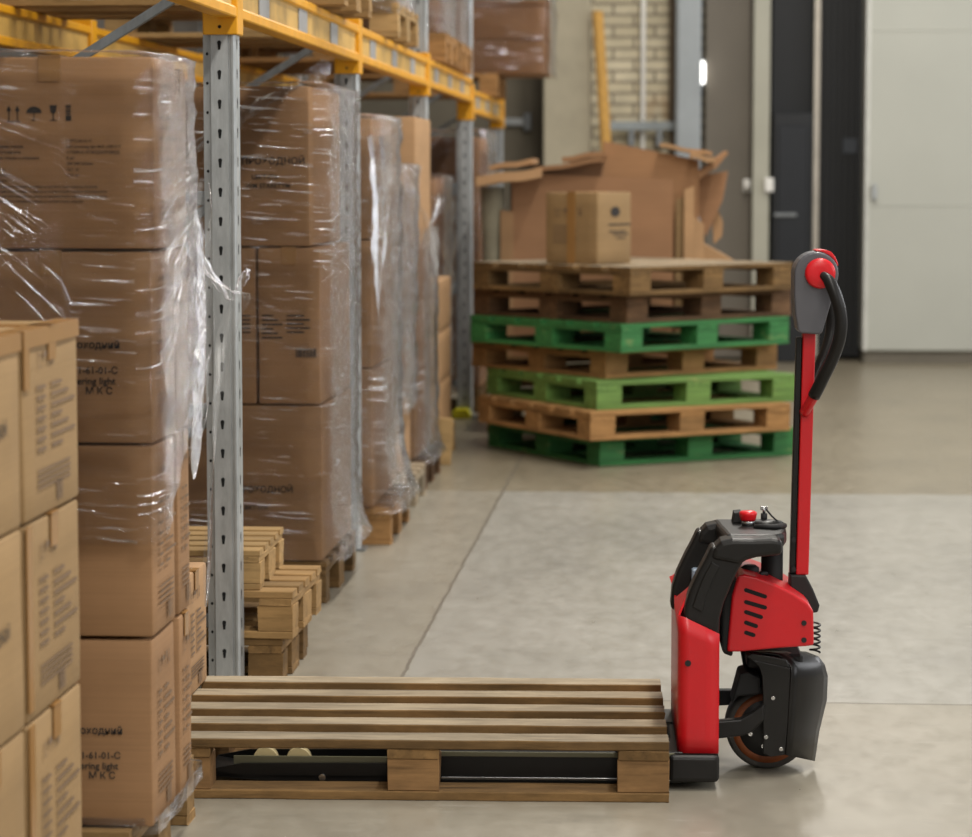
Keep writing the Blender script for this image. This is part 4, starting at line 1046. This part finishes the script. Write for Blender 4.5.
# loop grips: black grip with a red lower end, one each side
def grips():
    for sgn in (1, -1):
        P = [(823, 275, -.085), (829, 281, -.105), (836, 297, -.115), (840.5, 315, -.115), (840, 335, -.112), (834, 355, -.10), (824, 376, -.085), (814, 396, -.06), (804, 413, -.025)]
        pts = []
        for a, b, ly in P:
            x, z = jl(a, b, ly); pts.append(Vector((x, ly * sgn, z)))
        out = []
        for i in range(len(pts) - 1):
            p0, p1, p2, p3 = pts[max(i - 1, 0)], pts[i], pts[i + 1], pts[min(i + 2, len(pts) - 1)]
            for k in range(6):
                f = k / 6; out.append(.5 * (2 * p1 + (p2 - p0) * f + (2 * p0 - 5 * p1 + 4 * p2 - p3) * f * f + (3 * p1 - p0 - 3 * p2 + p3) * f ** 3))
        out.append(pts[-1])
        r = [.0095 + .006 * min(1, i / 8) for i in range(43)]
        MB().tube(out[:43], r, 16).build('loop_grip', M['black_plastic'], jk)
        MB().tube(out[41:], .0125, 14).build('grip_end', M['red'], jk)
grips()
# drive wheel
wx, wz = jl(767, 726, 0)
WY = .012
R = wz
m = MB().lathe([(R - .03, -.037), (R - .008, -.037), (R, -.029), (R, .029), (R - .008, .037), (R - .03, .037)], (wx, WY, R), 'y', 56)
wh = m.build('drive_wheel', M['tyre'], jk)
MB().lathe([(R - .030, -.0385), (R - .016, -.0385), (R - .016, -.036), (R - .030, -.036)], (wx, WY, R), 'y', 48).build('wheel_rim', M['rust'], wh)
MB().lathe([(.02, -.040), (.03, -.039), (R - .032, -.0385), (R - .030, -.037)], (wx, WY, R), 'y', 40).build('wheel_disc', M['black'], wh)
for k in range(6):
    a = k * PI / 3 + .3; x, z = wx + .045 * math.cos(a), R + .045 * math.sin(a)
    MB().cyl((x, WY - .044, z), (x, WY - .038, z), .006, 10).build('wheel_nut', M['steel'], wh)
# yoke, guard and push arms
yk = jp([(742, 655), (790, 652), (800, 700), (780, 726), (765, 726), (757, 690), (745, 672)], -.05)
bevel(MB().prism(yk, -.012 + .02, .05, 'y').build('wheel_yoke', M['black_matte'], jk), .004)
pl_ = jp([(738, 668), (745, 666), (758, 672), (758, 688), (736, 690), (730, 698)], .0); bevel(MB().prism(pl_, -.085, .03, 'y').build('motor_block', M['black_matte'], jk), .006)
gy = -.13
gN = jp([(742, 656), (752, 652), (800, 650), (806, 652), (794, 664), (790.5, 674), (789, 700), (786, 754), (770, 757), (763, 753), (763, 700), (762, 672), (756, 664)], gy)
m = MB()
# folded guard: near plate, folded right wing and a rounded top
near = jp([(763, 753), (763, 700), (762, 676), (759, 667), (752, 660), (790.5, 668), (789.5, 690), (788, 720), (785, 755), (770, 757)], gy)
plate = bevel(MB().prism(near, gy, gy + .006, 'y').build('guard_plate', M['guard'], jk), .002)
X0, X1 = jl(789, 700, gy)[0], jl(826, 700, gy + .12)[0]
tz = jl(800, 652, gy + .03)[1]; 
prof = []
nseg = 8
V, Pn = [], []
zl = [(jl(788, 755, gy)[1]), jl(788, 730, gy)[1], jl(788, 700, gy)[1], jl(788, 680, gy)[1], jl(788, 668, gy)[1]]
zr = [(jl(813, 761, gy + .12)[1]), jl(818, 731, gy + .12)[1], jl(825, 700, gy + .12)[1], jl(826, 676, gy + .12)[1], jl(824, 665, gy + .12)[1]]
xl = [jl(785.5, 755, gy)[0], jl(787.5, 730, gy)[0], jl(789, 700, gy)[0], jl(790.5, 680, gy)[0], jl(791, 668, gy)[0]]
xrr = [jl(814, 761, gy + .12)[0], jl(818.5, 731, gy + .12)[0], jl(826, 700, gy + .12)[0], jl(827, 676, gy + .12)[0], jl(824, 665, gy + .12)[0]]
rowsN = 6
for j in range(5):
    for i in range(rowsN + 1):
        f = i / rowsN; bul = math.sin(f * PI) * .006
        V.append((xl[j] + (xrr[j] - xl[j]) * f + bul, gy + .12 * f - bul, zl[j] + (zr[j] - zl[j]) * f))
# rounded top running back to the yoke
tops = [((786, 660), (818, 657)), ((778, 655), (806, 652.5)), ((766, 653), (792, 651.5)), ((750, 653), (770, 651.5))]
for (a, b) in tops:
    for i in range(rowsN + 1):
        f = i / rowsN; p, q = jl(a[0], a[1], gy + .012), jl(b[0], b[1], gy + .12)
        V.append((p[0] + (q[0] - p[0]) * f, gy + .012 + .108 * f, p[1] + (q[1] - p[1]) * f))
n_ = rowsN + 1
for j in range(4 + len(tops)):
    for i in range(rowsN): Pn.append((j * n_ + i, j * n_ + i + 1, j * n_ + n_ + i + 1, j * n_ + n_ + i))
g2 = MB().faces(V, Pn, True).build('wheel_guard', M['guard'], jk); solidify(g2, .005)
# upper edge of near plate up to the rounded top
bevel(MB().prism(jp([(752, 661), (746, 656), (752, 653), (786, 659), (791, 668.5)], gy + .004), gy + .002, gy + .012, 'y').build('guard_shoulder', M['guard'], jk), .003)
for a in ((773, 698), (781, 749), (766, 737)):
    x, z = jl(a[0], a[1], gy); MB().lathe([(.005, gy - .003), (.006, gy)], (x, 0, z), 'y', 12).build('guard_rivet', M['steel'], plate)
arm = jp([(716, 720), (740, 718), (752, 712), (764, 703), (764, 719), (752, 731), (742, 735), (716, 738)], -.15)
bevel(MB().prism(arm, -.165, -.135, 'y').build('push_arm', M['black_plastic'], jk), .005)
arm2 = jp([(716, 689), (735, 689), (748, 684), (748, 698), (735, 704), (716, 705)], .14)
bevel(MB().prism(arm2, .125, .155, 'y').build('push_arm', M['black_matte'], jk), .005)
MB().box(jl(745, 655, 0)[0], jl(800, 655, 0)[0], -.09, .09, jl(770, 662, 0)[1], jl(770, 648, 0)[1], .006).build('turntable', M['black_matte'], jk)

# ------------------------------------------------------------------ light
wd = bpy.data.worlds.new('hall'); SC.world = wd; wd.use_nodes = True
bg = wd.node_tree.nodes['Background']; bg.inputs[0].default_value = (1.0, .97, .93, 1); bg.inputs[1].default_value = .40
def area(name, loc, rot, sx, sy, power, col):
    l = bpy.data.lights.new(name, 'AREA'); l.shape = 'RECTANGLE'; l.size = sx; l.size_y = sy; l.energy = power; l.color = col
    o = bpy.data.objects.new(name, l); COL.objects.link(o); o.location = loc; o.rotation_euler = rot; return o
for k, y in enumerate((-10.5, -6.5, -2.5, 1.5, 5.5, 9.5, 13.5, 17.5)):  # rows behind the camera are added for film glints and front fill
    area('ceiling_and_fill_lamp', (1.1, y, 6.0), (0, 0, 0), .35, 2.4, 150, (1, .95, .87))
for y in (3.0, 10.0, 17.0):
    area('window_light', (6.2, y, 3.2), (0, math.radians(90), 0), 2.4, 4.5, 110, (.95, .97, 1))
SC.view_settings.view_transform = 'Standard'; SC.view_settings.look = 'None'
SC.view_settings.exposure = 0.2; SC.view_settings.gamma = 1.0; SC.view_settings.use_curve_mapping = False
SC.cycles.transparent_max_bounces = 24; SC.cycles.max_bounces = 8
SC.cycles.use_denoising = True
